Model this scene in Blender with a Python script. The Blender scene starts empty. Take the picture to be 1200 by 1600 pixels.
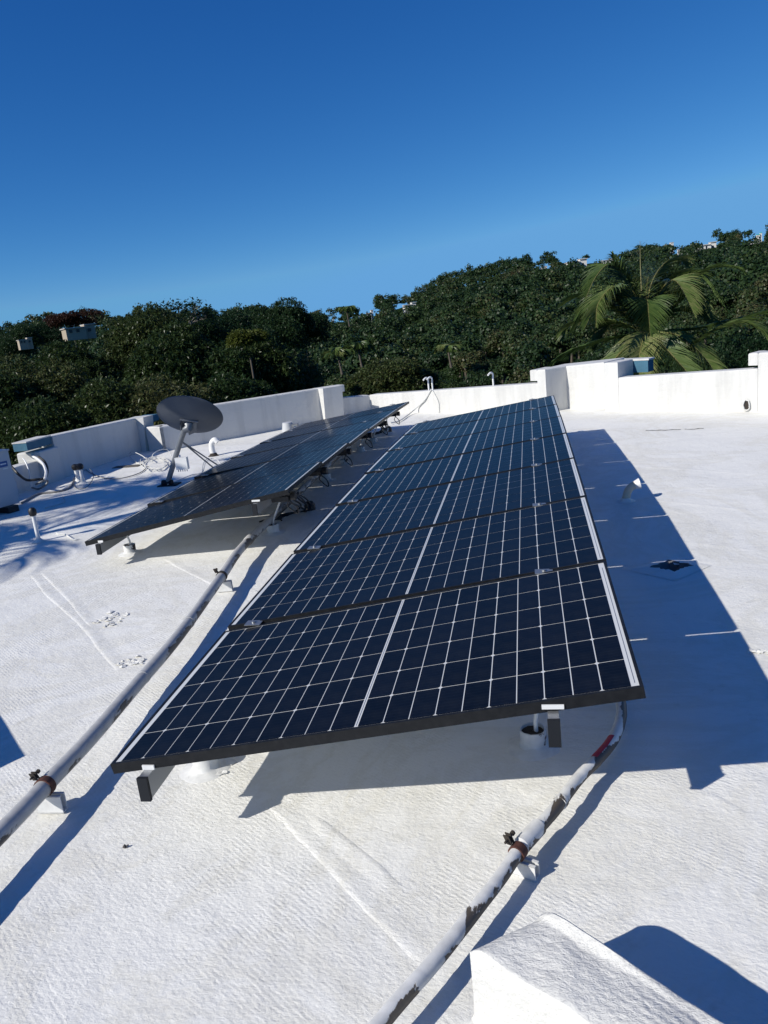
import bpy, math, random
import numpy as np
from mathutils import Matrix, Vector
random.seed(7); rng = np.random.default_rng(7)
scene = bpy.context.scene
col = scene.collection

# ------------------------------------------------------------------ camera
H = 1.5421
F_PX, YAW, PITCH, ROLL = 1202.12, 0.20392, 0.24129, 0.11005
def cam_axes():
    cy, sy, cp, sp = math.cos(YAW), math.sin(YAW), math.cos(PITCH), math.sin(PITCH)
    f = np.array([-sy*cp, cy*cp, -sp]); r = np.array([cy, sy, 0.0]); d = np.cross(f, r)
    c, s = math.cos(ROLL), math.sin(ROLL)
    return np.array([c*r+s*d, -s*r+c*d, f])
CM = cam_axes()
cd = bpy.data.cameras.new('camera'); cam = bpy.data.objects.new('camera', cd); col.objects.link(cam)
cd.sensor_width = 36; cd.lens = F_PX/1600*36; cd.clip_start = 0.05; cd.clip_end = 3000
mw = Matrix.Identity(4)
for i in range(3):
    mw[i][0] = CM[0][i]; mw[i][1] = -CM[1][i]; mw[i][2] = -CM[2][i]
mw[2][3] = H
cam.matrix_world = mw
scene.camera = cam

# ------------------------------------------------------------------ light
SUN_AZ, SUN_EL = math.radians(41.2), math.radians(33.6)      # light travels towards +x +y
sd = np.array([math.cos(SUN_EL)*math.cos(SUN_AZ), math.cos(SUN_EL)*math.sin(SUN_AZ), -math.sin(SUN_EL)])
w = bpy.data.worlds.new('World'); scene.world = w; w.use_nodes = True
nt = w.node_tree; nt.nodes.clear()
out = nt.nodes.new('ShaderNodeOutputWorld'); bg = nt.nodes.new('ShaderNodeBackground')
sky = nt.nodes.new('ShaderNodeTexSky'); sky.sky_type = 'NISHITA'; sky.sun_disc = False
sky.sun_elevation = SUN_EL; sky.sun_rotation = math.atan2(-sd[0], -sd[1])
sky.altitude = 1500; sky.air_density = 0.75; sky.dust_density = 0.15; sky.ozone_density = 3.0
sep = nt.nodes.new('ShaderNodeSeparateColor'); com = nt.nodes.new('ShaderNodeCombineColor'); nt.links.new(sky.outputs[0], sep.inputs[0])
# a clear, saturated phone-camera blue: per-channel response of the same sky
for ch, (ref, gam, amp, cap) in enumerate(((2.3, 1.65, 1.15, 1.35), (4.2, 1.08, 4.40, 1.18), (6.5, .74, 9.1, 1.15))):
    n1 = nt.nodes.new('ShaderNodeMath'); n1.operation = 'DIVIDE'; n1.inputs[1].default_value = ref; nt.links.new(sep.outputs[ch], n1.inputs[0])
    n3 = nt.nodes.new('ShaderNodeMath'); n3.operation = 'MINIMUM'; n3.inputs[1].default_value = cap; nt.links.new(n1.outputs[0], n3.inputs[0])
    n4 = nt.nodes.new('ShaderNodeMath'); n4.operation = 'POWER'; n4.inputs[1].default_value = gam; nt.links.new(n3.outputs[0], n4.inputs[0])
    n5 = nt.nodes.new('ShaderNodeMath'); n5.operation = 'MULTIPLY'; n5.inputs[1].default_value = amp; nt.links.new(n4.outputs[0], n5.inputs[0])
    nt.links.new(n5.outputs[0], com.inputs[ch])
nt.links.new(com.outputs[0], bg.inputs[0])
bg.inputs[1].default_value = 0.07
nt.links.new(bg.outputs[0], out.inputs[0])
sl = bpy.data.lights.new('sun', 'SUN'); sl.energy = 5.0; sl.angle = math.radians(0.5); sl.color = (1.0, 0.96, 0.885)
so = bpy.data.objects.new('sun', sl); col.objects.link(so)
so.rotation_euler = Vector(-sd).to_track_quat('Z', 'Y').to_euler(); so.location = (-6, -6, 8)
vs = scene.view_settings; vs.view_transform = 'Standard'; vs.look = 'None'; vs.gamma = 1; vs.exposure = 0.0; vs.use_curve_mapping = False

# ------------------------------------------------------------------ helpers
def ray(x, y): return np.array([(x-600)/F_PX, (y-800)/F_PX, 1.0]) @ CM
def at(x, y, z=0.0):
    d = ray(x, y); t = (z-H)/d[2]; return np.array([d[0]*t, d[1]*t, z])
def atY(x, y, Y):
    d = ray(x, y); t = Y/d[1]; return d*t+np.array([0, 0, H])
def pix(P):
    q = CM @ (np.array(P)-np.array([0, 0, H])); return 600+F_PX*q[0]/q[2], 800+F_PX*q[1]/q[2]
def zat(X, Y, y):                                   # height above a plan point seen at image row y
    lo, hi = -6.0, 12.0
    for _ in range(50):
        m = (lo+hi)/2
        if pix((X, Y, m))[1] > y: lo = m
        else: hi = m
    return (lo+hi)/2

ORG = {}
def tag(o, label=None, cat=None, group=None, kind=None):
    if label: o['label'] = label
    if cat: o['category'] = cat
    if group: o['group'] = group
    if kind: o['kind'] = kind
    return o
def thing(name, loc, label, cat, group=None):
    o = bpy.data.objects.new(name, None); col.objects.link(o); o.location = tuple(loc)
    o.empty_display_size = 0.1; ORG[o.name] = np.array(loc, float)
    return tag(o, label, cat, group)

class MB:
    def __init__(s): s.v = []; s.f = []; s.m = []
    def add(s, V, Fc, mi=0):
        b = len(s.v); s.v += [tuple(map(float, p)) for p in V]; s.f += [tuple(i+b for i in f) for f in Fc]; s.m += [mi]*len(Fc); return s
    def box(s, lo, hi, mi=0, M=None):
        x0, y0, z0 = lo; x1, y1, z1 = hi
        V = [(x0,y0,z0),(x1,y0,z0),(x1,y1,z0),(x0,y1,z0),(x0,y0,z1),(x1,y0,z1),(x1,y1,z1),(x0,y1,z1)]
        if M is not None: V = [M @ Vector(p) for p in V]
        return s.add(V, [(0,3,2,1),(4,5,6,7),(0,1,5,4),(1,2,6,5),(2,3,7,6),(3,0,4,7)], mi)
    def tube(s, pts, r, n=10, mi=0, caps=True):
        pts = [np.array(p, float) for p in pts]; k = len(pts)
        rr = r if hasattr(r, '__len__') else [r]*k
        V = []; up = np.array([0.13, 0.21, 1.0]); N = None
        for i, p in enumerate(pts):
            t = pts[min(i+1, k-1)]-pts[max(i-1, 0)]; t = t/(np.linalg.norm(t)+1e-9)
            if N is None:
                a = up if abs(t[2]) < 0.9 else np.array([1.0, 0.1, 0]); N = np.cross(t, a)
            N = N-t*np.dot(N, t); N /= np.linalg.norm(N)+1e-9; B = np.cross(t, N)
            for j in range(n):
                a = 2*math.pi*j/n; V.append(p+rr[i]*(math.cos(a)*N+math.sin(a)*B))
        Fc = [(i*n+j, i*n+(j+1) % n, (i+1)*n+(j+1) % n, (i+1)*n+j) for i in range(k-1) for j in range(n)]
        if caps: Fc += [tuple(range(n))[::-1], tuple((k-1)*n+j for j in range(n))]
        return s.add(V, Fc, mi)
    def lathe(s, prof, n=24, c=(0,0,0), mi=0, jit=0.0):
        V = []
        for (r, z) in prof:
            for j in range(n):
                a = 2*math.pi*j/n; q = r*(1+random.uniform(-jit, jit)); V.append((c[0]+q*math.cos(a), c[1]+q*math.sin(a), c[2]+z+random.uniform(-jit, jit)*.05))
        Fc = [(i*n+j, i*n+(j+1) % n, (i+1)*n+(j+1) % n, (i+1)*n+j) for i in range(len(prof)-1) for j in range(n)]
        return s.add(V, Fc, mi)
    def prism(s, poly, z0, z1, ch=0.0, mi=0):
        """poly: plan points anticlockwise; z1 a number or one per point; ch a soft chamfer of the top edge"""
        n = len(poly); P = [np.array(p[:2], float) for p in poly]
        zt = z1 if hasattr(z1, '__len__') else [z1]*n
        zb = z0 if hasattr(z0, '__len__') else [z0]*n
        c = sum(P)/n
        V = [(p[0], p[1], zb[i]) for i, p in enumerate(P)]
        rings = [(0, 0)]
        if ch > 0: rings = [(0, ch), (ch*.3, ch*.3), (ch, 0)]
        for (ins, dz) in rings:
            for i, p in enumerate(P):
                a = P[i-1]-p; b = P[(i+1) % n]-p; a /= np.linalg.norm(a)+1e-9; b /= np.linalg.norm(b)+1e-9
                bis = a+b; cr = a[0]*b[1]-a[1]*b[0]
                sn = math.sqrt(max(1e-3, (1-np.dot(a, b))/2))
                if np.linalg.norm(bis) < 1e-3: bis = np.array([a[1], -a[0]]); q = p+bis*ins*(-1)
                else:
                    bis /= np.linalg.norm(bis); q = p+bis*(ins/sn)*(1 if cr < 0 else -1)
                V.append((q[0], q[1], zt[i]-dz))
        Fc = [tuple(range(n))[::-1]]
        for k in range(len(rings)):
            Fc += [(k*n+i, k*n+(i+1) % n, (k+1)*n+(i+1) % n, (k+1)*n+i) for i in range(n)]
        Fc.append(tuple(len(rings)*n+i for i in range(n)))
        return s.add(V, Fc, mi)
    def build(s, name, mats, parent=None, smooth=False, local=False):
        me = bpy.data.meshes.new(name); off = np.zeros(3)
        if parent is not None and not local: off = ORG.get(parent.name, np.zeros(3))
        V = (np.array(s.v)-off).tolist()
        me.from_pydata(V, [], s.f)
        mats = mats if isinstance(mats, (list, tuple)) else [mats]
        for m in mats: me.materials.append(m)
        if len(mats) > 1: me.polygons.foreach_set('material_index', s.m)
        if smooth:
            me.polygons.foreach_set('use_smooth', [True]*len(me.polygons))
            try: me.set_sharp_from_angle(angle=math.radians(40))
            except Exception: pass
        me.update()
        o = bpy.data.objects.new(name, me); col.objects.link(o)
        if parent is not None: o.parent = parent; ORG[o.name] = off
        return o
def quads_mesh(name, V, mats, mi=None, nper=4, N=None):
    """fast mesh of loose faces; V (n, nper, 3)"""
    n = V.shape[0]; me = bpy.data.meshes.new(name)
    me.vertices.add(n*nper); me.vertices.foreach_set('co', V.reshape(-1).astype(np.float32))
    me.loops.add(n*nper); me.loops.foreach_set('vertex_index', np.arange(n*nper, dtype=np.int32))
    me.polygons.add(n); me.polygons.foreach_set('loop_start', np.arange(0, n*nper, nper, dtype=np.int32))
    try: me.polygons.foreach_set('loop_total', np.full(n, nper, dtype=np.int32))
    except Exception: pass
    for m in mats: me.materials.append(m)
    if mi is not None: me.polygons.foreach_set('material_index', mi.astype(np.int32))
    me.update(calc_edges=True); me.validate()
    return me
def smoothpts(P, k=8):
    P = [np.array(p, float) for p in P]; Q = [2*P[0]-P[1]]+P+[2*P[-1]-P[-2]]; out = []
    for i in range(1, len(Q)-2):
        for j in range(k):
            t = j/k; a, b, c, d = Q[i-1:i+3]
            out.append(.5*((2*b)+(c-a)*t+(2*a-5*b+4*c-d)*t*t+(-a+3*b-3*c+d)*t**3))
    out.append(P[-1]); return out

# ------------------------------------------------------------------ materials
def mat(name, base=(.5,.5,.5), rough=.6, metal=0.0, coat=0.0, spec=.5):
    m = bpy.data.materials.new(name); m.use_nodes = True; b = m.node_tree.nodes['Principled BSDF']
    b.inputs['Base Color'].default_value = (*base, 1); b.inputs['Roughness'].default_value = rough
    b.inputs['Metallic'].default_value = metal; b.inputs['Coat Weight'].default_value = coat
    b.inputs['Specular IOR Level'].default_value = spec
    return m
def nd(m, t, **k):
    n = m.node_tree.nodes.new(t)
    for a, v in k.items(): setattr(n, a, v)
    return n
def lk(m, a, b): m.node_tree.links.new(a, b)
def BS(m): return m.node_tree.nodes['Principled BSDF']
def coords(m, scale=(1,1,1), rot=(0,0,0), kind='Object', obj=None):
    tc = nd(m, 'ShaderNodeTexCoord'); mp = nd(m, 'ShaderNodeMapping')
    mp.inputs['Scale'].default_value = scale; mp.inputs['Rotation'].default_value = rot
    lk(m, tc.outputs[kind], mp.inputs[0]); return mp.outputs[0]
def noise(m, vec, scale, detail=4, rough=.55, dist=0.0):
    n = nd(m, 'ShaderNodeTexNoise'); n.inputs['Scale'].default_value = scale; n.inputs['Detail'].default_value = detail
    n.inputs['Roughness'].default_value = rough; n.inputs['Distortion'].default_value = dist
    lk(m, vec, n.inputs['Vector']); return n.outputs[0]
def ramp(m, fac, stops):
    r = nd(m, 'ShaderNodeValToRGB'); e = r.color_ramp.elements
    e[0].position, e[0].color = stops[0][0], (*stops[0][1], 1); e[1].position, e[1].color = stops[-1][0], (*stops[-1][1], 1)
    for p, c in stops[1:-1]:
        q = e.new(p); q.color = (*c, 1)
    lk(m, fac, r.inputs[0]); return r.outputs[0]
def math_(m, op, a, b):
    n = nd(m, 'ShaderNodeMath', operation=op)
    for i, v in enumerate((a, b)):
        if isinstance(v, (int, float)): n.inputs[i].default_value = v
        else: lk(m, v, n.inputs[i])
    return n.outputs[0]
def bump(m, h, strength, dist):
    b = nd(m, 'ShaderNodeBump'); b.inputs['Strength'].default_value = strength; b.inputs['Distance'].default_value = dist
    lk(m, h, b.inputs['Height']); lk(m, b.outputs[0], BS(m).inputs['Normal'])

def make_roof_mat(name, ribs_rot, base=(.84,.83,.78), block=False):
    m = mat(name, base, .55, spec=.35)
    v = coords(m); vr = coords(m, rot=(0, 0, ribs_rot))
    big = noise(m, v, .7, 5, .6); spots = noise(m, v, 9, 6, .7)
    c = ramp(m, big, [(.3, tuple(x*.94 for x in base)), (.65, base)])
    d = ramp(m, spots, [(.30, (.80,.79,.76)), (.40, (1,1,1))])
    mx = nd(m, 'ShaderNodeMix', data_type='RGBA', blend_type='MULTIPLY'); mx.inputs[0].default_value = .6
    lk(m, c, mx.inputs[6]); lk(m, d, mx.inputs[7]); lk(m, mx.outputs[2], BS(m).inputs['Base Color'])
    if not block:
        pond = noise(m, v, .9, 6, .7, 1.2); pt = ramp(m, pond, [(.46, (1,1,1)), (.52, (.93,.92,.89)), (.58, (1,1,1))])
        my = nd(m, 'ShaderNodeMix', data_type='RGBA', blend_type='MULTIPLY'); my.inputs[0].default_value = 1.0
        lk(m, mx.outputs[2], my.inputs[6]); lk(m, pt, my.inputs[7]); lk(m, my.outputs[2], BS(m).inputs['Base Color'])
    wv = nd(m, 'ShaderNodeTexWave', wave_type='BANDS', bands_direction='Y'); wv.inputs['Scale'].default_value = 22 if not block else 17
    wv.inputs['Distortion'].default_value = 2.2; wv.inputs['Detail'].default_value = 3; wv.inputs['Detail Scale'].default_value = 1.4
    lk(m, vr, wv.inputs['Vector'])
    mask = noise(m, v, 2.2, 3, .6)
    mk = ramp(m, mask, [(.42, (.12,.12,.12)), (.6, (1,1,1))])
    wave = math_(m, 'MULTIPLY', wv.outputs['Fac'], mk)
    vs2 = coords(m, scale=(1, 1.7, 1), rot=(0, 0, ribs_rot))
    fine = noise(m, vs2, 48, 6, .66, .3); med = noise(m, v, 7, 5, .6)
    h = math_(m, 'ADD', math_(m, 'MULTIPLY', wave, .10 if not block else .2), math_(m, 'MULTIPLY', fine, 1.0))
    h = math_(m, 'MULTIPLY', h, ramp(m, noise(m, v, 1.1, 3, .6), [(.35, (.45,.45,.45)), (.65, (1,1,1))]))
    h = math_(m, 'ADD', h, math_(m, 'MULTIPLY', med, 1.6))
    bump(m, h, .8 if not block else .9, .0070 if not block else .011)
    return m
M = {}
M['roof'] = make_roof_mat('roof_coating', math.radians(38))
M['block'] = make_roof_mat('block_coating', math.radians(42), (.70,.69,.65), block=True)
def wall_mat(name, base, streak=.35):
    m = mat(name, base, .7, spec=.3)
    v = coords(m); vst = coords(m, scale=(1, 1, .12))
    st = noise(m, vst, 5, 5, .6); c = ramp(m, st, [(.32, tuple(x*.86 for x in base)), (.52, base)])
    lk(m, c, BS(m).inputs['Base Color'])
    n1 = noise(m, v, 6, 6, .65); bump(m, n1, .5, .03)
    return m
M['wall'] = wall_mat('white_plaster', (.61,.605,.58))
M['blue'] = wall_mat('blue_paint', (.055,.15,.22))
M['outer'] = wall_mat('outer_wall_paint', (.55,.6,.6))
m = mat('anodised_frame', (.010,.011,.013), .5, .0, spec=.2); M['frame'] = m
n1 = noise(m, coords(m), 40, 4); lk(m, ramp(m, n1, [(.4, (.009,.010,.012)), (.8, (.017,.018,.020))]), BS(m).inputs['Base Color'])
M['alu'] = mat('aluminium', (.36,.37,.38), .45, .8)
M['rail_end'] = mat('dark_end_cap', (.014,.016,.020), .6, spec=.2)
m = mat('back_sheet', (.60,.61,.60), .35, coat=.22); BS(m).inputs['Coat Roughness'].default_value = .06; M['sheet'] = m
# cells: deep navy under glass with thin busbars along the panel, dust on top
m = mat('silicon_cell', (.003,.004,.010), .4, coat=.17, spec=.08); M['cell'] = m
BS(m).inputs['Coat Roughness'].default_value = .08
tc = nd(m, 'ShaderNodeTexCoord'); sp = nd(m, 'ShaderNodeSeparateXYZ'); lk(m, tc.outputs['Object'], sp.inputs[0])
s1 = math_(m, 'ABSOLUTE', math_(m, 'SINE', math_(m, 'MULTIPLY', sp.outputs['Y'], math.pi/.0173), 0), 0)
bus = math_(m, 'LESS_THAN', s1, .10)
ns = noise(m, coords(m), 14, 5, .7); dust = ramp(m, ns, [(.45, (0,0,0)), (.8, (.12,.12,.12))])
oi = nd(m, 'ShaderNodeObjectInfo')
cr = ramp(m, oi.outputs['Random'], [(0, (.0030,.0040,.007)), (1, (.0050,.0065,.0115))])
mx = nd(m, 'ShaderNodeMix', data_type='RGBA'); lk(m, math_(m, 'MULTIPLY', bus, .35), mx.inputs[0]); lk(m, cr, mx.inputs[6]); mx.inputs[7].default_value = (.03,.04,.06,1)
mx2 = nd(m, 'ShaderNodeMix', data_type='RGBA'); lk(m, dust, mx2.inputs[0]); lk(m, mx.outputs[2], mx2.inputs[6]); mx2.inputs[7].default_value = (.06,.06,.055,1)
lk(m, mx2.outputs[2], BS(m).inputs['Base Color'])
# pipes with flaking white paint over dark metal
def peel(name, paint, under, lo, hi, metal=0.3):
    m = mat(name, paint, .5)
    v = coords(m, scale=(1.6, .45, 1)); n_ = noise(m, v, 7, 7, .62, .3)
    geo = nd(m, 'ShaderNodeNewGeometry'); s = nd(m, 'ShaderNodeSeparateXYZ'); lk(m, geo.outputs['Normal'], s.inputs[0])
    side = math_(m, 'ADD', math_(m, 'MULTIPLY', s.outputs['X'], .10), math_(m, 'MULTIPLY', s.outputs['Z'], -.07))
    f = math_(m, 'ADD', n_, side)
    k = ramp(m, f, [(lo, (0,0,0)), (hi, (1,1,1))])
    n2 = noise(m, coords(m), 30, 4); pc = ramp(m, n2, [(.3, tuple(x*.8 for x in paint)), (.7, paint)])
    mx = nd(m, 'ShaderNodeMix', data_type='RGBA'); lk(m, k, mx.inputs[0]); lk(m, pc, mx.inputs[6]); mx.inputs[7].default_value = (*under, 1)
    lk(m, mx.outputs[2], BS(m).inputs['Base Color'])
    bump(m, math_(m, 'SUBTRACT', 1.0, k), .6, .004)
    return m
M['pipeL'] = peel('grey_conduit_paint', (.47,.47,.46), (.07,.065,.06), .60, .63)
M['pipeR'] = peel('white_conduit_paint', (.70,.70,.68), (.085,.07,.055), .515, .53)
M['cup'] = peel('cup_paint', (.74,.74,.72), (.06,.045,.035), .60, .62)
m = mat('rust', (.10,.035,.02), .8); M['rust'] = m
n1 = noise(m, coords(m), 45, 5); lk(m, ramp(m, n1, [(.3, (.03,.013,.01)), (.7, (.13,.045,.028))]), BS(m).inputs['Base Color'])
M['tar'] = mat('dark_sealant', (.035,.028,.022), .9)
M['red'] = mat('red_tape', (.42,.02,.04), .5)
M['white'] = mat('white_pvc', (.74,.74,.72), .45)
M['cream'] = mat('cream_pvc', (.62,.55,.42), .5)
M['cable_w'] = mat('white_cable', (.6,.6,.58), .5)
M['cable_g'] = mat('grey_cable', (.18,.18,.18), .5)
M['black'] = mat('black_plastic', (.012,.012,.013), .5)
m = mat('dish_grey', (.085,.09,.10), .5); M['dish'] = m
n1 = noise(m, coords(m), 5, 5); lk(m, ramp(m, n1, [(.3, (.10,.11,.125)), (.7, (.13,.14,.155))]), BS(m).inputs['Base Color'])
M['mast'] = mat('mast_grey', (.20,.21,.22), .45, .4)
M['ac'] = mat('ac_case', (.50,.51,.52), .5)
M['badge'] = mat('badge_blue', (.03,.09,.28), .4)
M['pit'] = mat('pit_coating', (.16,.16,.17), .9)
M['stain_shadow'] = mat('dark_stain_and_shadow', (.10,.09,.08), .9)
def leaf_mat(name, a, b, c=None, trans=.25, rough=.45, patch=0.0):
    m = mat(name, a, rough, spec=.22); oi = nd(m, 'ShaderNodeObjectInfo'); geo = nd(m, 'ShaderNodeNewGeometry')
    f = math_(m, 'ADD', math_(m, 'MULTIPLY', oi.outputs['Random'], .6), math_(m, 'MULTIPLY', geo.outputs['Random Per Island'], .4))
    if patch:
        nz = noise(m, coords(m), patch, 3); f = math_(m, 'ADD', math_(m, 'MULTIPLY', nz, 1.3), math_(m, 'MULTIPLY', geo.outputs['Random Per Island'], .35)); f = math_(m, 'SUBTRACT', f, .35)
    st = [(0.05, a), (.9, b)] if c is None else [(0.05, a), (.6, b), (1.0, c)]
    cc = ramp(m, f, st); lk(m, cc, BS(m).inputs['Base Color'])
    t = nd(m, 'ShaderNodeBsdfTranslucent'); lk(m, cc, t.inputs[0]); ms = nd(m, 'ShaderNodeMixShader'); ms.inputs[0].default_value = trans
    lk(m, BS(m).outputs[0], ms.inputs[1]); lk(m, t.outputs[0], ms.inputs[2])
    lk(m, ms.outputs[0], m.node_tree.nodes['Material Output'].inputs[0]); return m
M['leaf_hill'] = leaf_mat('hill_foliage', (.012,.032,.012), (.038,.066,.020), (.09,.075,.033))
M['leaf_wood'] = leaf_mat('wood_foliage', (.010,.028,.011), (.036,.066,.020), (.13,.095,.045), patch=.035)
M['leaf_mango'] = leaf_mat('mango_leaves', (.018,.042,.014), (.050,.075,.022), (.13,.125,.055), rough=.38)
M['leaf_dark'] = leaf_mat('dark_leaves', (.013,.035,.014), (.032,.062,.022))
M['leaf_brown'] = leaf_mat('reddish_leaves', (.035,.018,.014), (.065,.032,.02))
M['leaf_yellow'] = leaf_mat('yellow_green_leaves', (.045,.065,.015), (.10,.12,.022))
M['leaf_palm'] = leaf_mat('palm_leaves', (.040,.075,.022), (.11,.16,.045), (.26,.26,.11), rough=.35)
M['rachis'] = mat('frond_rib', (.16,.15,.05), .5)
M['bark'] = mat('bark', (.09,.075,.06), .9)
M['palebark'] = mat('pale_bark', (.20,.18,.15), .9)
m = mat('ground', (.03,.04,.015), 1.0, spec=0); M['ground'] = m
n1 = noise(m, coords(m), .3, 6); lk(m, ramp(m, n1, [(.35, (.010,.024,.009)), (.7, (.026,.040,.014))]), BS(m).inputs['Base Color'])
M['house'] = mat('house_white', (.72,.70,.66), .7); M['house_roof'] = mat('house_roof', (.45,.42,.38), .7)
M['house_tan'] = mat('house_tan', (.38,.32,.24), .8); M['dark_window'] = mat('window_dark', (.02,.025,.03), .3)
M['teal'] = mat('teal_sheet', (.06,.45,.38), .6)

# ------------------------------------------------------------------ walls (plan from the roof deck)
def rt(px, py): d = ray(px, py); return d[0]/d[1]
def on_line(P, dr, px, py):                           # where the ray through a pixel column crosses a plan line
    k = rt(px, py); P = np.array(P, float); dr = np.array(dr, float); t = (k*P[1]-P[0])/(dr[0]-k*dr[1]); return P+dr*t
B0 = np.array([-6.12, 8.99]); B1 = np.array([-5.93, 10.87])
D0 = np.array([-5.80, 10.86]); D1 = np.array([-5.50, 10.72])
dF = np.array([.707, .707]); F1 = on_line(D1, dF, 497, 607); F2 = on_line(D1, dF, 527, 605); Fs = on_line(D1, dF, 312, 636)
G1 = on_line(F2, dF, 577, 617)
H1 = np.array([.22, 11.45])
I1 = on_line(H1, (.707,.707), 886, 600); I2 = on_line(I1, (.80,-.60), 945, 600)
J0 = np.array([I2[0]-.03, I2[1]-.22]); dJ = (np.array([2.76, 9.91])-np.array([.95, 11.21])); dJ = dJ/np.linalg.norm(dJ)
J0 = on_line([.95, 11.21], dJ, 945, 610); J1 = on_line(J0, dJ, 966, 600); J2 = on_line(J0, dJ, 1184, 580); J3 = J0+dJ*6.2
A0 = np.array([-6.14, 8.20]); A00 = np.array([-6.25, 4.5])
def n_in(a, b):                                       # outward normal (away from the roof) for a wall running a -> b with the roof on its right
    d = (b-a)/np.linalg.norm(b-a); return np.array([-d[1], d[0]])
def seg(mb, a, b, za, zb, th=.2, z0=-.25, ch=.02, over=0.0):
    n = n_in(a, b); mb.prism([a, b, b+n*th, a+n*th], z0, [za, zb, zb, za], ch); return mb
def wall_thing(org, label):
    return thing('parapet_wall', (org[0], org[1], 0), label, 'wall')
# 1: low wall and tall stretch at the far left
W1 = wall_thing(B0, 'low white parapet stepping up to a taller stretch, shaded, behind the air conditioner')
zA0 = zat(*A0, 725); zA1 = zat(-6.13, 8.75, 714)
mb = MB(); seg(mb, A00, np.array([-6.13, 8.62]), zA0, zA1-.02); mb.build('low_wall', M['wall'], W1)
mb = MB(); mb.prism([(-6.08, 8.60), (-6.06, 8.985), (-6.36, 8.985), (-6.40, 8.60)], -.2, .43, .02); mb.build('corner_block', M['wall'], W1)
zB0 = zat(*B0, 681); zB1 = zat(*B1, 653)
mb = MB(); seg(mb, B0+[0, .0], B1, zB0, zB1, .2); mb.build('tall_wall', M['wall'], W1)
pa = B1+np.array([.0, .003]); 
mb = MB()   # pier, thicker at its top
mb.add([(B1[0]-.15, B1[1], -.2), (B1[0]+.05, B1[1]-.01, -.2), (B1[0]+.07, B1[1]+.26, -.2), (B1[0]-.15, B1[1]+.26, -.2),
        (B1[0]-.15, B1[1], zB1), (B1[0]+.13, B1[1]-.02, zB1), (B1[0]+.15, B1[1]+.26, zB1), (B1[0]-.15, B1[1]+.26, zB1)],
       [(0,3,2,1),(4,5,6,7),(0,1,5,4),(1,2,6,5),(2,3,7,6),(3,0,4,7)])
mb.build('pier', M['wall'], W1)
mb = MB(); mb.box((B0[0]-.21, B0[1]-.52, zB0-.10), (B0[0]-.02, B0[1]-.003, zB0-.004)); mb.build('cap_end', M['blue'], W1)
mb = MB(); mb.box((B0[0]-.215, B0[1]-.525, zB0-.003), (B0[0]-.015, B0[1]-.003, zB0+.012)); mb.build('cap_slab', M['wall'], W1)
mb = MB(); mb.box((B1[0]-.12, B1[1]+.262, zB1-.11), (B1[0]+.12, B1[1]+.50, zB1-.01)); mb.build('cap_end', M['blue'], W1)
# 2: wall behind the dish
W2 = wall_thing(D1, 'shaded white parapet running behind the grey dish, ending in a bright pier')
zD = zat(*D1, 667)
mb = MB(); mb.prism([D0, D1, D1+dF*.05, D0+dF*.32], -.2, zD, .015)
seg(mb, D1, Fs, zD, zD, .2); mb.build('low_wall', M['wall'], W2)
zFs = zat(*Fs, 636); zF1 = zat(*F1, 607)
mb = MB(); seg(mb, Fs, F1, zFs, zF1, .2); mb.build('tall_wall', M['wall'], W2)
nF = n_in(D1, F2); zF2 = zat(*F2, 606)
mb = MB(); t0 = F1; t1 = F2
def q3(p, z): return (p[0], p[1], z)
mb.add([q3(t0+nF*.2, -.25), q3(t0-nF*.09, -.25), q3(t1-nF*.09, -.25), q3(t1+nF*.2, -.25),
        q3(t0+nF*.2, zF1), q3(t0-nF*.16, zF1), q3(t1-nF*.16, zF1), q3(t1+nF*.2, zF1)],
       [(0,3,2,1),(4,5,6,7),(0,1,5,4),(1,2,6,5),(2,3,7,6),(3,0,4,7)])
mb.build('pier', M['wall'], W2)
mb = MB(); seg(mb, t1+dF*.002, t1+dF*.14, zF1-.002, zF1-.002, .2, z0=zF1-.12, ch=.01); mb.build('cap_overhang', M['wall'], W2)
# 3: sunlit back wall
W3 = wall_thing(J0, 'sunlit white back parapet with raised cap and recess, below the palm')
zG = zat(*G1, 617); zG0 = zat(*F2, 622)
mb = MB(); seg(mb, F2+dF*.003, G1, zG0, zG, .2, ch=.015); mb.build('corner_wall', M['wall'], W3)
zH1 = zat(*H1, 598)
mb = MB(); seg(mb, G1, H1, zG, zH1, .2, ch=.015); mb.build('back_wall', M['wall'], W3)
zI = zat(*H1, 577); zI1 = zat(*I1, 572); zI2 = zat(*I2, 566)
HS = H1+(G1-H1)/np.linalg.norm(G1-H1)*.14; HB = H1+(G1-H1)/np.linalg.norm(G1-H1)*.26
nH = n_in(G1, H1)
mb = MB(); mb.prism([HS-nH*.012, H1-nH*.012, I1, I2, I2+np.array([.35,.55]), HS+nH*.75], -.2, [zI, zI, zI1, zI2, zI2, zI], .02)
mb.prism([HB-nH*.006, HS-nH*.012, HS+nH*.4, HB+nH*.4], zI-.16, zI-.002, .015)
mb.build('raised_wall', M['wall'], W3)
nJ = n_in(J0, J3); zJ0 = zat(*J0, 567); zJ1 = zat(*J1, 590); zJ2 = zat(*J2, 576)
mb = MB(); seg(mb, J0, J1, zJ0, zJ0, .42, ch=.015); mb.build('pier', M['wall'], W3)
mb = MB(); seg(mb, J1+dJ*.003, J2, zJ1, zJ2, .2, ch=.015); mb.build('low_wall', M['wall'], W3)
zK = zat(*J2, 551)
mb = MB(); seg(mb, J2+dJ*.003, J3, zK, zK, .24, ch=.02); mb.build('tall_wall', M['wall'], W3)
J2b = J2-dJ*.11
mb = MB(); seg(mb, J2b, J2-dJ*.0, zK-.001, zK-.001, .3, z0=zK-.15, ch=.02); mb.build('cap_overhang', M['wall'], W3)
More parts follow.
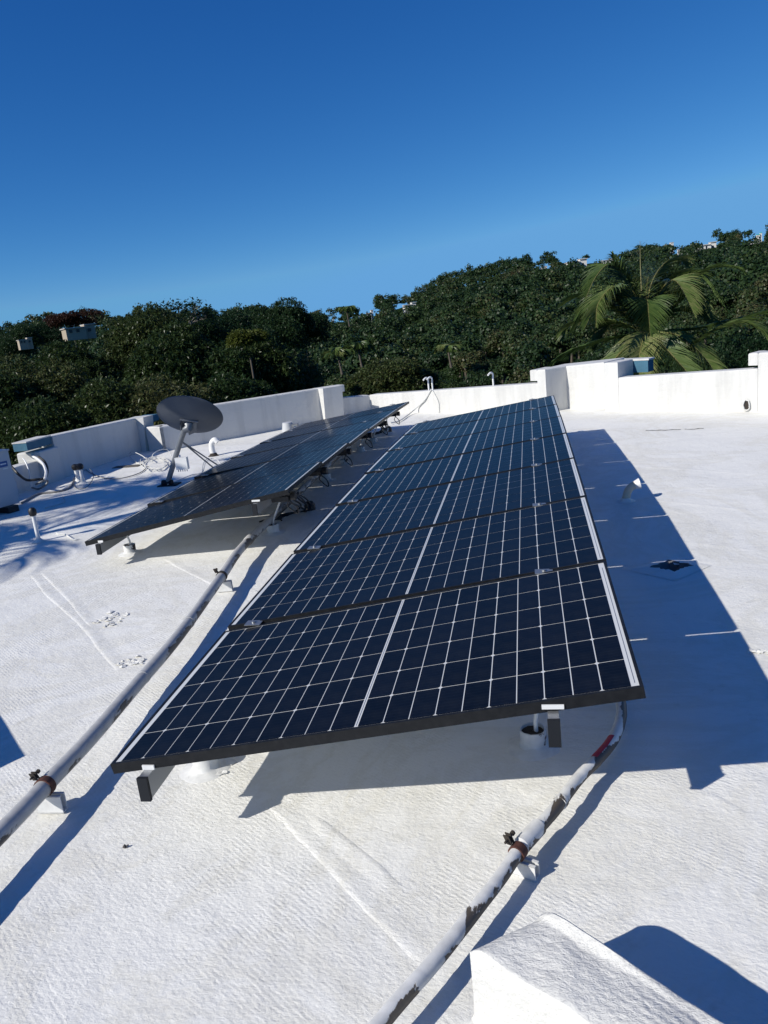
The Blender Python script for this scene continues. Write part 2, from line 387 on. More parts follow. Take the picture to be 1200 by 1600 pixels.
# blue painted end of the raised cap, set back behind the low wall
c0 = I2+np.array([.36,.56]); cb = J1+nJ*.43
mb = MB(); mb.prism([J1+nJ*.425-dJ*.1, J1+nJ*.425+dJ*.22, J1+nJ*.62+dJ*.20, J1+nJ*.62-dJ*.25], zJ0-.19, zJ0-.03, .01)
mb.build('cap_end', M['blue'], W3)
mb = MB(); mb.prism([J1+nJ*.42-dJ*.1, J1+nJ*.42+dJ*.235, J1+nJ*.63+dJ*.215, J1+nJ*.63-dJ*.25], zJ0-.028, zJ0-.004, .008)
mb.build('cap_slab', M['wall'], W3)
# scupper opening low in the wall
sc = on_line(J0, dJ, 1167, 632); zs = zat(*sc, 633)
mb = MB()
pts = []
for k in range(15):
    a = 2*math.pi*k/14; rr = 1+random.uniform(-.12, .12); pts.append((math.cos(a)*.034*rr, math.sin(a)*.06*rr))
V = [(*(sc-nJ*.004+dJ*x), zs+z) for x, z in pts[:14]]; V += [(*(sc-nJ*.02+dJ*x*1.35), zs+z*1.3) for x, z in pts[:14]]
mb.add(V[:14], [tuple(range(14))]); mb.build('scupper_hole', M['tar'], W3)
mb = MB(); mb.tube([np.array([*(sc-nJ*.018+dJ*x*1.2), zs+z*1.15]) for x, z in pts], .009, 6, caps=False); mb.build('scupper_rim', M['wall'], W3, True)

# ------------------------------------------------------------------ roof deck
poly = [(-6.35,-3), (7,-3), (7, 4.0), tuple(J3+nJ*.1), tuple(J0+nJ*.1), tuple(I2+[0,.12]), tuple(I1+[0,.15]), tuple(H1+nH*.1), tuple(G1+nH*.1),
        tuple(D1+nF*.1), tuple(B1+[-.1,.12]), tuple(B0+[-.1,0]), (-6.24, 8.2)]
PX = np.array(poly)
def inside(x, y):
    r = np.zeros(x.shape, bool); n = len(PX)
    for i in range(n):
        x0, y0 = PX[i]; x1, y1 = PX[(i+1) % n]
        c = ((y0 > y) != (y1 > y)) & (x < (x1-x0)*(y-y0)/(y1-y0+1e-12)+x0); r ^= c
    return r
g = .05; xs = np.arange(-6.6, 7.1, g); ys = np.arange(-3, 14.2, g)
def vnoise(X, Y, s, seed):
    r = np.random.default_rng(seed); G = r.random((256, 256)); x = X/s+100; y = Y/s+100
    xi = np.floor(x).astype(int); yi = np.floor(y).astype(int); fx = x-xi; fy = y-yi; fx = fx*fx*(3-2*fx); fy = fy*fy*(3-2*fy)
    q = lambda a, b: G[a % 256, b % 256]
    return (q(xi, yi)*(1-fx)+q(xi+1, yi)*fx)*(1-fy)+(q(xi, yi+1)*(1-fx)+q(xi+1, yi+1)*fx)*fy-.5
XX, YY = np.meshgrid(xs, ys)
cx, cy = at(1043, 888)[:2]
def roof_z(X, Y):
    Z = vnoise(X, Y, .9, 1)*.010+vnoise(X, Y, .30, 2)*.006+vnoise(X, Y, .12, 3)*.0025
    return Z
SEAMS = []
for (p, q_) in [((40,900),(190,1052)), ((410,1262),(700,1540)), ((1060,848),(1200,862)), ((1050,962),(1200,992)), ((1000,728),(1200,742)), ((1020,780),(1200,800)), ((225,1100),(300,1160)), ((0,880),(40,900)), ((1010,674),(1190,660)),((250,870),(345,920))]:
    a, b = at(*p), at(*q_); SEAMS.append((a[0], a[1], b[0], b[1]))
ZZ = roof_z(XX, YY)
# the open drain: the sheet dips into it
ex = (XX-cx)/.105; ey = (YY-cy)/.075
ny_, nx_ = XX.shape
V = np.stack([XX, YY, ZZ], -1).reshape(-1, 3)
ccx = (XX[:-1, :-1]+XX[1:, 1:])/2; ccy = (YY[:-1, :-1]+YY[1:, 1:])/2
keep = inside(ccx, ccy)
hole = (abs(ccx-cx)/.14+abs(ccy-cy)/.13) < 1
keep &= ~hole
jj, ii = np.nonzero(keep); a = jj*nx_+ii
Fq = np.stack([a, a+1, a+nx_+1, a+nx_], 1)
me = bpy.data.meshes.new('roof_deck'); me.from_pydata(V.tolist(), [], Fq.tolist()); me.materials.append(M['roof'])
me.polygons.foreach_set('use_smooth', [True]*len(me.polygons)); me.update()
roof = bpy.data.objects.new('roof', me); col.objects.link(roof); tag(roof, kind='structure')
def rz(x, y): return float(roof_z(np.array([[x]]), np.array([[y]]))[0, 0])
# overlapping seams of the roof membrane, slightly proud of the sheet
for (p, q_) in [((196,1056),(40,898)), ((150,985),(62,893)), ((705,1545),(395,1245)), ((470,1262),(640,1400)), ((1062,846),(1200,862)), ((1050,962),(1200,992)), ((1000,728),(1200,742)), ((1022,781),(1200,800)),
                ((262,1135),(218,1098)), ((345,920),(250,870)), ((1005,692),(1195,668)), ((1075,1215),(1200,1290)), ((240,1170),(330,1215)), ((385,915),(420,935))]:
    a, b = at(*p)[:2], at(*q_)[:2]; L = np.linalg.norm(b-a); d = (b-a)/L; e = np.array([-d[1], d[0]]); n_s = max(8, int(L/.03)); mb = MB()
    ph = random.uniform(0, 6); wob = np.cumsum(rng.normal(size=n_s+1))*.0012
    for i in range(n_s+1):
        c = a+d*L*i/n_s+e*(wob[i]+.008*math.sin(i*.12+ph)); tap = min(1, i/5, (n_s-i)/5)
        for (o_, hgt) in ((-.085, -.001), (-.035, .0012), (-.008, .0028), (.004, .0026), (.015, -.001)):
            q = c+e*o_*(.7+.3*tap); mb.v.append((q[0], q[1], rz(q[0], q[1])+hgt*tap*random.uniform(.8, 1.15)-.001*(1-tap)))
    mb.f = [(i*5+j, (i+1)*5+j, (i+1)*5+j+1, i*5+j+1) for i in range(n_s) for j in range(4)]; mb.m = [0]*len(mb.f)
    mb.build('membrane_seam', M['roof'], roof, True)
# body of the house below the roof
mb = MB(); n = len(poly); mb.add([(p[0], p[1], -6.5) for p in poly]+[(p[0], p[1], -.08) for p in poly], [(i, (i+1) % n, n+(i+1) % n, n+i) for i in range(n)])
o = mb.build('house_body', M['outer']); tag(o, kind='structure')
# drain
mb = MB(); k = 40
outer = []; inner = []; deep = []
for i in range(k):
    a = 2*math.pi*i/k; c, s = math.cos(a), math.sin(a); q = 1/(abs(c)+abs(s))
    jx = random.uniform(.80, 1.12)
    outer.append((cx+c*q*.24, cy+s*q*.23, rz(cx+c*q*.24, cy+s*q*.23)+.002)); 
    inner.append((cx+.02+c*q*.125*jx, cy+s*q*.10*jx, .016)); deep.append((cx+.03+c*q*.07, cy+.01+s*q*.05, -.06))
mb.add(outer+inner, [(i, (i+1) % k, k+(i+1) % k, k+i) for i in range(k)], 0)
mb.add(inner+deep, [(i, (i+1) % k, k+(i+1) % k, k+i) for i in range(k)], 1)
mb.add(deep, [tuple(range(k))], 1)
o = mb.build('roof_drain', [M['roof'], M['pit']], None, True); tag(o, 'open dark roof drain hole in the long panel shadow at the right', 'drain')

# ------------------------------------------------------------------ solar arrays
def arr(P, u, v):
    x0, y0, z0, tau, sl, pit, tw, rot, sR, sL, W = P
    t = tau+tw*v/7
    d = np.array([-math.sin(rot)*math.cos(sl), math.cos(rot)*math.cos(sl), math.sin(sl)])
    w_ = np.array([-math.cos(t)*math.cos(rot), -math.cos(t)*math.sin(rot), -math.sin(t)])
    p = np.array([x0, y0, z0])+v*pit*d+w_*(u*W); s = 4*(v/7)*(1-v/7); p[2] += s*(sR*(1-u)+sL*u)+H
    return p
WP = 1.63419
PR = (.24877, 1.95238, -1.02616, .14977, -.00135, 1.02, -.03131, 0, .04491, .05693, WP)
PL = (-1.68857, 4.98259, -1.0655, .17544, -.017, 1.02, -.03504, .01014, .01025, .08, WP)
DP = .986
def cell_poly(side):
    a, b, c = .0373, .0782, .0055
    if side: return [(-a+c,-b),(a,-b),(a,b),(-a+c,b),(-a,b-c),(-a,-b+c)]
    return [(-a,-b),(a-c,-b),(a,-b+c),(a,b-c),(a-c,b),(-a,b)]
def cell_geo(mb, side, ox=0, oy=0, oz=0):
    mb.prism([(ox+x, oy+y) for x, y in cell_poly(side)], oz, oz+.0008); return mb
cm = []
for s in (0, 1):
    o = cell_geo(MB(), s).build('solar_cell', M['cell']); cm.append(o.data); bpy.data.objects.remove(o)
def frame_geo(zf):
    mb = MB(); t, z0, z1, l = .0095, -.013, .014, WP
    mb.box((0,0,zf),(l,t,z1)); mb.box((0,DP-t,z0),(l,DP,z1)); mb.box((0,t,z0),(t,DP-t,z1)); mb.box((l-t,t,z0),(l,DP-t,z1))
    return mb
o = frame_geo(-.013).build('solar_panel', M['frame']); frame_me = o.data; bpy.data.objects.remove(o)
o = frame_geo(-.021).build('solar_panel', M['frame']); frame_me0 = o.data; bpy.data.objects.remove(o)
mb = MB(); mb.box((.0097,.0097,.009),(WP-.0097,DP-.0097,.0115)); o = mb.build('back_sheet', M['sheet']); sheet_me = o.data; bpy.data.objects.remove(o)
mb = MB(); mb.box((WP-.0205,.03,.0116),(WP-.0185,DP-.06,.0119)); o = mb.build('ribbon', M['alu']); ribbon_me = o.data; bpy.data.objects.remove(o)
mb = MB(); mb.box((WP/2-.001,.02,.0116),(WP/2+.001,DP-.02,.0119)); o = mb.build('centre_ribbon', M['alu']); centre_me = o.data; bpy.data.objects.remove(o)
CELLS = []
px_, py_ = .0783, .1603
for i in range(20):
    x = WP/2+(.0045 if i >= 10 else -.0045)+(i-9.5)*px_
    for j in range(6): CELLS.append((x, DP/2+(j-2.5)*py_, i % 2))
def panel_matrix(P, v):
    A = arr(P, 1, v); B = arr(P, 0, v); C_ = (arr(P, 1, v+1)+arr(P, 0, v+1))/2-(A+B)/2
    ex_ = (B-A); ex_ /= np.linalg.norm(ex_); ey_ = C_-ex_*np.dot(C_, ex_); ey_ /= np.linalg.norm(ey_); n_ = np.cross(ex_, ey_)
    m_ = Matrix.Identity(4)
    jit = np.array([0, 0, random.uniform(-.0015, .0015)])
    for i in range(3): m_[i][0] = ex_[i]; m_[i][1] = ey_[i]; m_[i][2] = n_[i]; m_[i][3] = A[i]+jit[i]
    return m_
def array_thing(P, N, nsingle, label, posts, inv):
    org = arr(P, 1, 0)*np.array([1, 1, 0]); T = thing('solar_array', org, label, 'solar panels'); Ti = Matrix.Translation(-Vector(org))
    rest = MB(); count = 0
    for k in range(N):
        mm = panel_matrix(P, k)
        p = bpy.data.objects.new('solar_panel', frame_me if k else frame_me0); col.objects.link(p); p.parent = T; p.matrix_local = Ti @ mm
        for nm, dm in (('back_sheet', sheet_me), ('ribbon', ribbon_me), ('centre_ribbon', centre_me)):
            b = bpy.data.objects.new(nm, dm); col.objects.link(b); b.parent = p
        for (x, y, s) in sorted(CELLS, key=lambda c: c[1]):
            if count < nsingle:
                c = bpy.data.objects.new('solar_cell', cm[s]); col.objects.link(c); c.parent = p; c.location = (x, y, .0116); count += 1
            else:
                q = cell_poly(s); V = [mm @ Vector((x+a, y+b, .0124)) for a, b in q]; rest.add(V, [tuple(range(6))])
    o = rest.build('solar_cells', M['cell'], T); tag(o, kind='stuff')
    # rails under the panels, sticking out at the near end
    for u in (.15, .92):
        L = [arr(P, u, v) for v in [-.045]+[i*.5 for i in range(0, 2*N+1)]]
        mb = MB(); V = []; hw = .015
        for p in L: V += [(p[0]-hw, p[1], p[2]-.095), (p[0]+hw, p[1], p[2]-.095), (p[0]+hw, p[1], p[2]-.020), (p[0]-hw, p[1], p[2]-.020)]
        Fc = [(i*4+j, i*4+(j+1) % 4, (i+1)*4+(j+1) % 4, (i+1)*4+j) for i in range(len(L)-1) for j in range(4)]
        mb.add(V, Fc); r_ = mb.build('rail', M['alu'], T)
        e = L[0]; mb = MB(); mb.box((e[0]-.017, e[1]-.008, e[2]-.098), (e[0]+.017, e[1]+.004, e[2]-.018)); mb.build('end_cap', M['rail_end'], r_)
        # clamps between panels
        for v in range(0, N+1):
            p = arr(P, u, v-.018 if v else 0); a = .035
            mb = MB()
            if v == 0:
                mb.box((p[0]-.030, p[1]-.005, p[2]-.012), (p[0]+.030, p[1]-.001, p[2]+.001))
                if u > .5: mb = MB(); mb.box((p[0]-.02, p[1]-.006, p[2]-.02), (p[0]+.02, p[1]-.001, p[2]-.005))
            else:
                mb.box((p[0]-a, p[1]-.026, p[2]+.0145), (p[0]+a, p[1]+.026, p[2]+.0175)); mb.tube([p+[0,0,.0176], p+[0,0,.024]], .008, 8)
            mb.build('clamp', M['alu'] if v else M['white'], T)
    # posts on pitch cups
    for (x, y, r, dark) in posts:
        u = .15 if abs(x-arr(P, .15, 1)[0]) < .5 else .92
        v = (y-arr(P, u, 0)[1])/1.02; top = arr(P, u, v); z = rz(x, y)
        ps = MB().tube([(x+.012, y, z), (x+.012, y, z+.1), (top[0]+random.uniform(-.01,.02), y+random.uniform(-.01,.01), top[2]-.03)], .008, 8).build('support_post', M['white'], T, True)
        mb = MB(); h = random.uniform(.060, .075)
        mb.lathe([(r*2.3, -.004), (r*1.9, .004), (r*1.15, .010), (r, .018), (r*1.02, h), (r*.92, h), (r*.9, h-.012)], 22, (x, y, z), 0, .03)
        mb.build('pitch_cup', M['cup'], ps, True)
        mb = MB(); mb.lathe([(r*.91, h-.013), (.001, h-.008)], 22, (x, y, z), 0, .03); mb.build('cup_filling', M['tar'], ps, True)
    # inverters and wiring under the high edge
    if inv:
        for v in inv:
            p = arr(P, .02, v); mb = MB()
            mb.box((p[0]-.13, p[1]-.09, p[2]-.085), (p[0]-.005, p[1]+.09, p[2]-.05)); mb.tube([p+[.0,-.03,-.06], p+[.035,-.03,-.06]], .03, 12)
            o = mb.build('microinverter', M['black'], T)
            q = smoothpts([p+[-.05,.0,-.08], p+[.0,.06,-.16], p+[-.01,.10,-.22], p+[-.06,.05,-.15], p+[-.02,-.05,-.09]], 6)
            MB().tube(q, .005, 6).build('cable', M['black'], o, True)
    return T
g2 = lambda x, y: at(x, y)[:2]
postsR = [(*g2(834, 1166), .046, 0), (*g2(322, 1200), .046, 0)]
for v in (2.0, 3.4, 4.8, 6.2):
    for u in (.15, .92): a = arr(PR, u, v); postsR.append((a[0], a[1], .046, 0))
TR = array_thing(PR, 7, 300, 'near row of seven blue-black solar panels crossing the middle of the roof', postsR, [])
postsL = [(*g2(204, 864), .046, 0), (*g2(427, 832), .05, 0)]
for p in ((510,751),(538,725),(564,706),(584,692),(603,677)): postsL.append((*g2(*p), .05, 1))
for v in (1.6, 3.0, 4.4): a = arr(PL, .92, v); postsL.append((a[0], a[1], .046, 0))
TL = array_thing(PL, 6, 120, 'farther row of six solar panels beside the satellite dish, seen at a flat angle', postsL, [.18, 1.1, 2.05, 3.1, 4.1, 5.1])
# cable bundle hanging at the near inverter and at the far one
for v, (cxp, cyp), lab in ((.3, (474, 800), 'black cable bundle hanging under the high corner of the far panel row'), (4.3, (601, 676), 'black cable loop standing on the roof under the far end of the far panel row')):
    p = arr(PL, .03, v); b = at(cxp, cyp); mb = MB()
    for i in range(5):
        j = lambda s: np.array([random.uniform(-s, s), random.uniform(-s, s), random.uniform(-s*.4, s*.4)])
        mb.tube(smoothpts([p+[0,0,-.07]+j(.03), (p+b)/2+j(.08), b+[0,0,.03]+j(.06), b+[-.12,-.12,.012]+j(.04), b+[-.3+.05*i,-.28,.008]+j(.02)], 6), .007, 6)
    mb.lathe([(.05,0),(.05,.05),(.03,.08),(.001,.085)], 12, tuple(b+[.05,.05,0]))
    o = mb.build('cable_bundle', M['black'], None, True); tag(o, lab, 'cables')

# ------------------------------------------------------------------ conduits
def conduit(pts, r, z, name, mt, label, couplings):
    T = thing(name, (pts[0][0], pts[0][1], 0), label, 'pipe')
    P = smoothpts(pts, 10); P = [p+np.array([random.uniform(-.0012,.0012)]*3) for p in P]
    o = MB().tube(P, r, 20).build('pipe', mt, T, True)
    for c, L, k in couplings:
        i = min(range(len(P)), key=lambda q: abs(P[q][1]-c)); d = P[min(i+1, len(P)-1)]-P[i-1]; d /= np.linalg.norm(d)
        MB().tube([P[i]-d*L/2, P[i]-d*L/2*.9, P[i]+d*L/2*.9, P[i]+d*L/2], [r*1.02, r*k, r*k, r*1.02], 20).build('coupling', mt, T, True)
    return T, P
cl = [(28,1274),(80,1218),(140,1155),(210,1074),(280,992),(346,901),(383,850)]
PLc = [at(-90, 1400, .1)]+[at(x, y, .1) for x, y in cl]+[np.array([-2.15,6.4,.1]), np.array([-2.28,8.2,.1]), np.array([-2.4,10.6,.1])]
PLc = [np.array([-1.72,1.2,.1]), np.array([-1.735,1.6,.1])]+[at(x, y, .1) for x, y in cl]+[np.array([-2.15,6.4,.1]), np.array([-2.22,8.2,.1]), np.array([-2.3,10.6,.1])]
TC1, P1 = conduit(PLc, .030, .1, 'conduit', M['pipeL'], 'thick grey-painted conduit running from the left edge under the far panel row', [(3.6,.006,1.10),(2.95,.02,1.06),(5.2,.09,1.14)])
cr_ = [(613,1577),(683,1497),(744,1420),(784,1368),(820,1316),(864,1268),(904,1216),(932,1188),(960,1152),(971,1108)]
PRc = [np.array([-.56,1.0,.07]), np.array([-.48,1.16,.07])]+[at(x, y, .07) for x, y in cr_]+[np.array([.262,3.0,.07]), np.array([.25,3.6,.07]), np.array([.15,4.4,.07])]
TC2, P2 = conduit(PRc, .0195, .07, 'conduit', M['pipeR'], 'thin flaking white conduit curving out from under the near right panel corner', [(1.935,.11,1.28),(2.10,.02,1.15)])
# red tape on the thin conduit
seg_ = [p for p in P2 if 2.31 < p[1] < 2.47]
mb = MB()
V = []; n = len(seg_)
for i, p in enumerate(seg_):
    d = seg_[min(i+1, n-1)]-seg_[max(i-1, 0)]; d /= np.linalg.norm(d); s_ = np.cross(d, [0,0,1]); 
    for a in (70, 88, 106, 124, 142):
        a = math.radians(a+random.uniform(-3,3)); V.append(p+(s_*math.cos(a)+np.array([0,0,1])*math.sin(a))*.0206)
mb.add(V, [(i*5+j, i*5+j+1, (i+1)*5+j+1, (i+1)*5+j) for i in range(n-1) for j in range(4)]); mb.build('red_tape', M['red'], TC2, True)
# loose paint flakes on the thin conduit
def strut_clamp(P, y, r, label, zc, L=.11, rust=True):
    i = min(range(1, len(P)-1), key=lambda q: abs(P[q][1]-y)); c = P[i]; d = P[i+1]-P[i-1]; d[2] = 0; d /= np.linalg.norm(d); s = np.array([d[1], -d[0], 0.0])
    T = thing('pipe_clamp', (c[0], c[1], 0), label, 'clamp', 'strut clamps holding the conduits')
    def fr(a, b, z): return tuple(c*[1,1,0]+s*a+d*b+np.array([0,0,z]))
    mb = MB(); zt = zc-r-.002; h = .028; wd = .015
    for (b0, b1, z0, z1) in ((-wd, -wd+.004, .004, zt), (wd-.004, wd, .004, zt), (-wd, wd, 0.002, .006)):
        V = [fr(a, b, z) for z in (z0, z1) for a, b in ((-L*.75, b0), (L*1.15, b0), (L*1.15, b1), (-L*.75, b1))]
        mb.add(V, [(0,3,2,1),(4,5,6,7),(0,1,5,4),(1,2,6,5),(2,3,7,6),(3,0,4,7)])
    # open channel: lips on top
    for sg in (-1, 1):
        b0, b1 = (sg*wd, sg*(wd-.009)) if sg > 0 else (sg*wd, sg*(wd-.009))
        V = [fr(a, b, z) for z in (zt-.003, zt+.0005) for a, b in ((-L*.75, min(b0, b1)), (L*1.15, min(b0, b1)), (L*1.15, max(b0, b1)), (-L*.75, max(b0, b1)))]
        mb.add(V, [(0,3,2,1),(4,5,6,7),(0,1,5,4),(1,2,6,5),(2,3,7,6),(3,0,4,7)])
    mb.build('strut_channel', M['cup'], T)
    mb = MB(); n = 18; V = []
    for k in range(n+1):
        a = math.radians(-50+280*k/n); 
        for (rr, b) in ((r+.001, -.014), (r+.001, .014), (r+.005, .014), (r+.005, -.014)):
            V.append(fr(math.cos(a)*rr, b, zc+math.sin(a)*rr))
    mb.add(V, [(i*4+j, i*4+(j+1) % 4, (i+1)*4+(j+1) % 4, (i+1)*4+j) for i in range(n) for j in range(4)])
    mb.build('strap', M['rust'] if rust else M['tar'], T, True)
    mb = MB()
    a0 = math.radians(118)
    e0 = np.array(fr(math.cos(a0)*(r+.003), 0, zc+math.sin(a0)*(r+.003))); up = np.array([0,0,1.0])-s*.45; up /= np.linalg.norm(up)
    for b in (-.006, .006):
        V = [e0+d*(b-.002)-s*.012*0+up*0, e0+d*(b+.002), e0+d*(b+.002)+up*.028, e0+d*(b-.002)+up*.028]
        V2 = [v-s*.018 for v in V]; mb.add(V+V2, [(0,1,2,3),(7,6,5,4),(0,4,5,1),(1,5,6,2),(2,6,7,3),(3,7,4,0)])
    mb.tube([e0+up*.016-d*.022-s*.009, e0+up*.016+d*.022-s*.009], .004, 8); mb.tube([e0+up*.016+d*.022-s*.009, e0+up*.016+d*.029-s*.009], .008, 6)
    mb.build('bolt_ears', M['tar'], T)
    return T
strut_clamp(P2, 1.872, .0195, 'rust-brown strap clamp on a white strut under the thin flaking conduit', .07, .048)
strut_clamp(P1, 2.10, .030, 'rusty clamp with bolt ears on the thick grey conduit at the left edge', .1, .05)
strut_clamp(P1, 4.33, .030, 'dark clamp on the thick grey conduit between the two panel rows', .1, .05, False)

# ------------------------------------------------------------------ white block in the foreground
hB = .205
TLp, PK, RR, FF = at(733,1478,hB)[:2], at(853,1416,hB+.02)[:2], at(1130,1600,hB)[:2], at(900,1600,hB-.02)[:2]
dirR = (RR-PK)/np.linalg.norm(RR-PK); dirF = (FF-TLp)/np.linalg.norm(FF-TLp)
def block_mesh():
    N1, N2 = 60, 40; V = []; Fc = []; L = 1.25
    def top(s, t):
        a = TLp+dirF*s*L; b = PK+dirR*s*L; p = a*(1-t)+b*t
        z = hB+.012*math.sin(t*2.6)*(1-.4*s)+float(vnoise(np.array([p[0]]), np.array([p[1]]), .09, 5)[0])*.012+float(vnoise(np.array([p[0]]), np.array([p[1]]), .035, 6)[0])*.004
        z += .014*math.exp(-((t-.93)/.07)**2)*(1+.6*math.sin(s*17))
        e = min(t, 1-t, s); z -= .018*max(0, 1-e/.035)**2
        return (p[0], p[1], z)
    for i in range(N1+1):
        for j in range(N2+1): V.append(top((i/N1)**1.5, j/N2))
    Fc = [(i*(N2+1)+j, (i+1)*(N2+1)+j, (i+1)*(N2+1)+j+1, i*(N2+1)+j+1) for i in range(N1) for j in range(N2)]
    rim = [i*(N2+1) for i in range(N1, -1, -1)]+[j for j in range(1, N2+1)]+[i*(N2+1)+N2 for i in range(1, N1+1)]+[N1*(N2+1)+j for j in range(N2-1, 0, -1)]
    c = np.mean([V[i][:2] for i in rim], axis=0); b0 = len(V); m_ = len(rim); steps = [(.0, .06), (.0, .12), (.004, .17), (.03, hB+.02)]
    for (o_, dz) in steps:
        for r_ in rim:
            p = np.array(V[r_]); d = p[:2]-c; d /= np.linalg.norm(d); V.append((p[0]+d[0]*o_+random.uniform(-.001,.001), p[1]+d[1]*o_+random.uniform(-.001,.001), p[2]-dz))
    prev = rim
    for k in range(len(steps)):
        cur = list(range(b0+k*m_, b0+(k+1)*m_)); Fc += [(prev[i], prev[(i+1) % m_], cur[(i+1) % m_], cur[i]) for i in range(m_)]; prev = cur
    mb = MB(); mb.add(V, Fc); return mb
o = block_mesh().build('masonry_block', M['block'], None, True); tag(o, 'rough white-coated masonry block at the bottom right corner', 'block')
bpy.context.view_layer.update()
# block outside the left edge whose shadow falls on the roof
gx, gy = at(50, 1180)[:2]; hh = .42; kx, ky = gx-sd[0]/-sd[2]*hh, gy-sd[1]/-sd[2]*hh
e = at(0, 1105)[:2]-at(50, 1180)[:2]; e /= np.linalg.norm(e); n_ = np.array([e[1], -e[0]]); n_ = n_ if n_[1] < 0 else -n_
c0 = np.array([kx, ky]); pp = [c0, c0+e*.9, c0+e*.9+np.array([-.35,-.55]), c0+np.array([-.35,-.55])]
ar = sum(pp[i][0]*pp[(i+1) % 4][1]-pp[(i+1) % 4][0]*pp[i][1] for i in range(4))
if ar < 0: pp = pp[::-1]
mb = MB(); mb.prism(pp, -.02, hh, .02); o = mb.build('masonry_block', M['wall']); tag(o, 'white masonry block left of the view whose square shadow crosses the left edge', 'block')

# ------------------------------------------------------------------ satellite dish
YD = 8.0
base = atY(262, 757, YD); base[2] = 0
knee = atY(278, 702, YD-.02); topm = atY(288, 672, YD-.05)
T = thing('satellite_dish', base, 'grey oval satellite dish seen from behind on a slanted mast', 'satellite dish')
MB().tube(smoothpts([base+[0,0,.02], knee, topm], 6), .030, 14).build('mast', M['mast'], T, True)
mb = MB(); mb.box(tuple(base+[-.10,-.07,.0]), tuple(base+[.13,.09,.012])); mb.tube([base+[-.06,0,.03], base+[.06,0,.03]], .035, 12); mb.build('foot_plate', M['rail_end'], T)
dc = atY(297, 648, YD-.02)
# dish bowl: opens away from the camera, up and to the left
aim = np.array([-.10, .80, .62]); aim /= np.linalg.norm(aim)
vr_ = np.array([.94, .04, -.47]); vr_ -= aim*np.dot(vr_, aim); vr_ /= np.linalg.norm(vr_); vu_ = np.cross(aim, vr_); vu_ *= np.sign(vu_[2])
mb = MB(); V = []; n = 48; rings = 10; a_, b_ = .355, .275
for side in (0, 1):
    for i in range(rings+1):
        r = i/rings
        for j in range(n):
            t = 2*math.pi*j/n; d = .075*(r*r-1)-side*.006
            V.append(dc+vr_*a_*r*math.cos(t)+vu_*b_*r*math.sin(t)*1.0+aim*d)
Fc = []
for side in (0, 1):
    o_ = side*(rings+1)*n
    for i in range(rings):
        for j in range(n): q = (o_+i*n+j, o_+i*n+(j+1) % n, o_+(i+1)*n+(j+1) % n, o_+(i+1)*n+j); Fc.append(q if side else q[::-1])
Fc += [(rings*n+j, rings*n+(j+1) % n, (2*rings+1)*n+(j+1) % n, (2*rings+1)*n+j) for j in range(n)]
mb.add(V, Fc); bowl = mb.build('dish', M['dish'], T, True)
rim = [dc+vr_*a_*math.cos(t)+vu_*b_*math.sin(t) for t in np.linspace(0, 2*math.pi, 49)]
MB().tube(rim, .006, 6, caps=False).build('rim', M['dish'], bowl, True)
bk = dc-aim*.085-vu_*.10
mb = MB(); mb.tube([topm, bk-aim*.03, bk], [.035,.05,.07], 12)
for s in (-1, 1):
    V = [topm+[0,0,-.05]+vr_*s*.04, topm+[0,0,.05]+vr_*s*.04, bk+vr_*s*.08+vu_*.09, bk+vr_*s*.08-vu_*.07]
    V2 = [v+vr_*.006 for v in V]; mb.add(V+V2, [(0,1,2,3),(7,6,5,4),(0,4,5,1),(1,5,6,2),(2,6,7,3),(3,7,4,0)])
mb.tube([bk+vu_*.09-vr_*.1, bk+vu_*.09+vr_*.1], .012, 8); mb.build('bracket', M['mast'], T, True)
la = dc-vu_*.27; lb = la+aim*.42-vu_*.08
MB().tube([la, lb], .012, 8).build('feed_arm', M['mast'], T); MB().tube([lb, lb-aim*.07+vu_*.06], .03, 12).build('receiver', M['mast'], T)
sb = atY(283, 725, YD-.06)
mb = MB(); mb.box(tuple(sb+[-.055,-.03,-.06]), tuple(sb+[.085,.02,.075])); jb = mb.build('splitter_box', M['white'], T)
mb = MB()
for k in range(5): x = -.04+.026*k; mb.tube([sb+[x,-.01,-.06], sb+[x,-.01,-.085]], .005, 6)
mb.build('connectors', M['alu'], jb)
st0 = atY(284, 690, YD-.03)
for (x, y) in ((345, 730), (336, 733)): MB().tube([st0, at(x, y, .0)], .009, 8).build('brace', M['mast'], T)

# ------------------------------------------------------------------ cables and small roof pipes
def cable(P, r, mt, label, name='cable', cat='cable', group=None):
    o = MB().tube(smoothpts(P, 7), r, 7).build(name, mt, None, True); tag(o, label, cat, group); return o
cable([at(*p, z) for p, z in [((350,730),.01),((336,716),.09),((322,722),.07),((316,738),.012),((300,742),.01),((275,752),.01),((262,757),.02)]], .006, M['cable_w'], 'white coax cable looping from the dish foot to the far panel row')
cable([at(*p, z) for p, z in [((316,738),.01),((318,724),.10),((326,716),.12),((334,722),.08),((345,732),.01)]], .005, M['cable_w'], 'thin white cable arching beside the dish braces')
loop = []
for k in range(34):
    a = k*.75; rx, ry = 20+5*math.sin(k*1.3), 9+3*math.cos(k*2.1)
    loop.append(at(242+rx*math.cos(a), 726+ry*math.sin(a)-k*.12, .012+.02*abs(math.sin(k*1.7))))
cable(loop, .005, M['cable_w'], 'tangled coil of pale cable on the roof left of the dish')
cable([at(235,722,.03), at(222,712,.12), at(207,706,.10), at(202,712,.03), at(212,722,.01), at(232,728,.01)], .006, M['cable_w'], 'pale cable loop standing up at the left of the tangled coil')
cable([at(238,722,.03), at(239,710,.14), at(250,703,.16), at(262,703,.10), at(268,712,.02)], .006, M['cable_w'], 'pale cable arch at the right of the tangled coil by the white block')
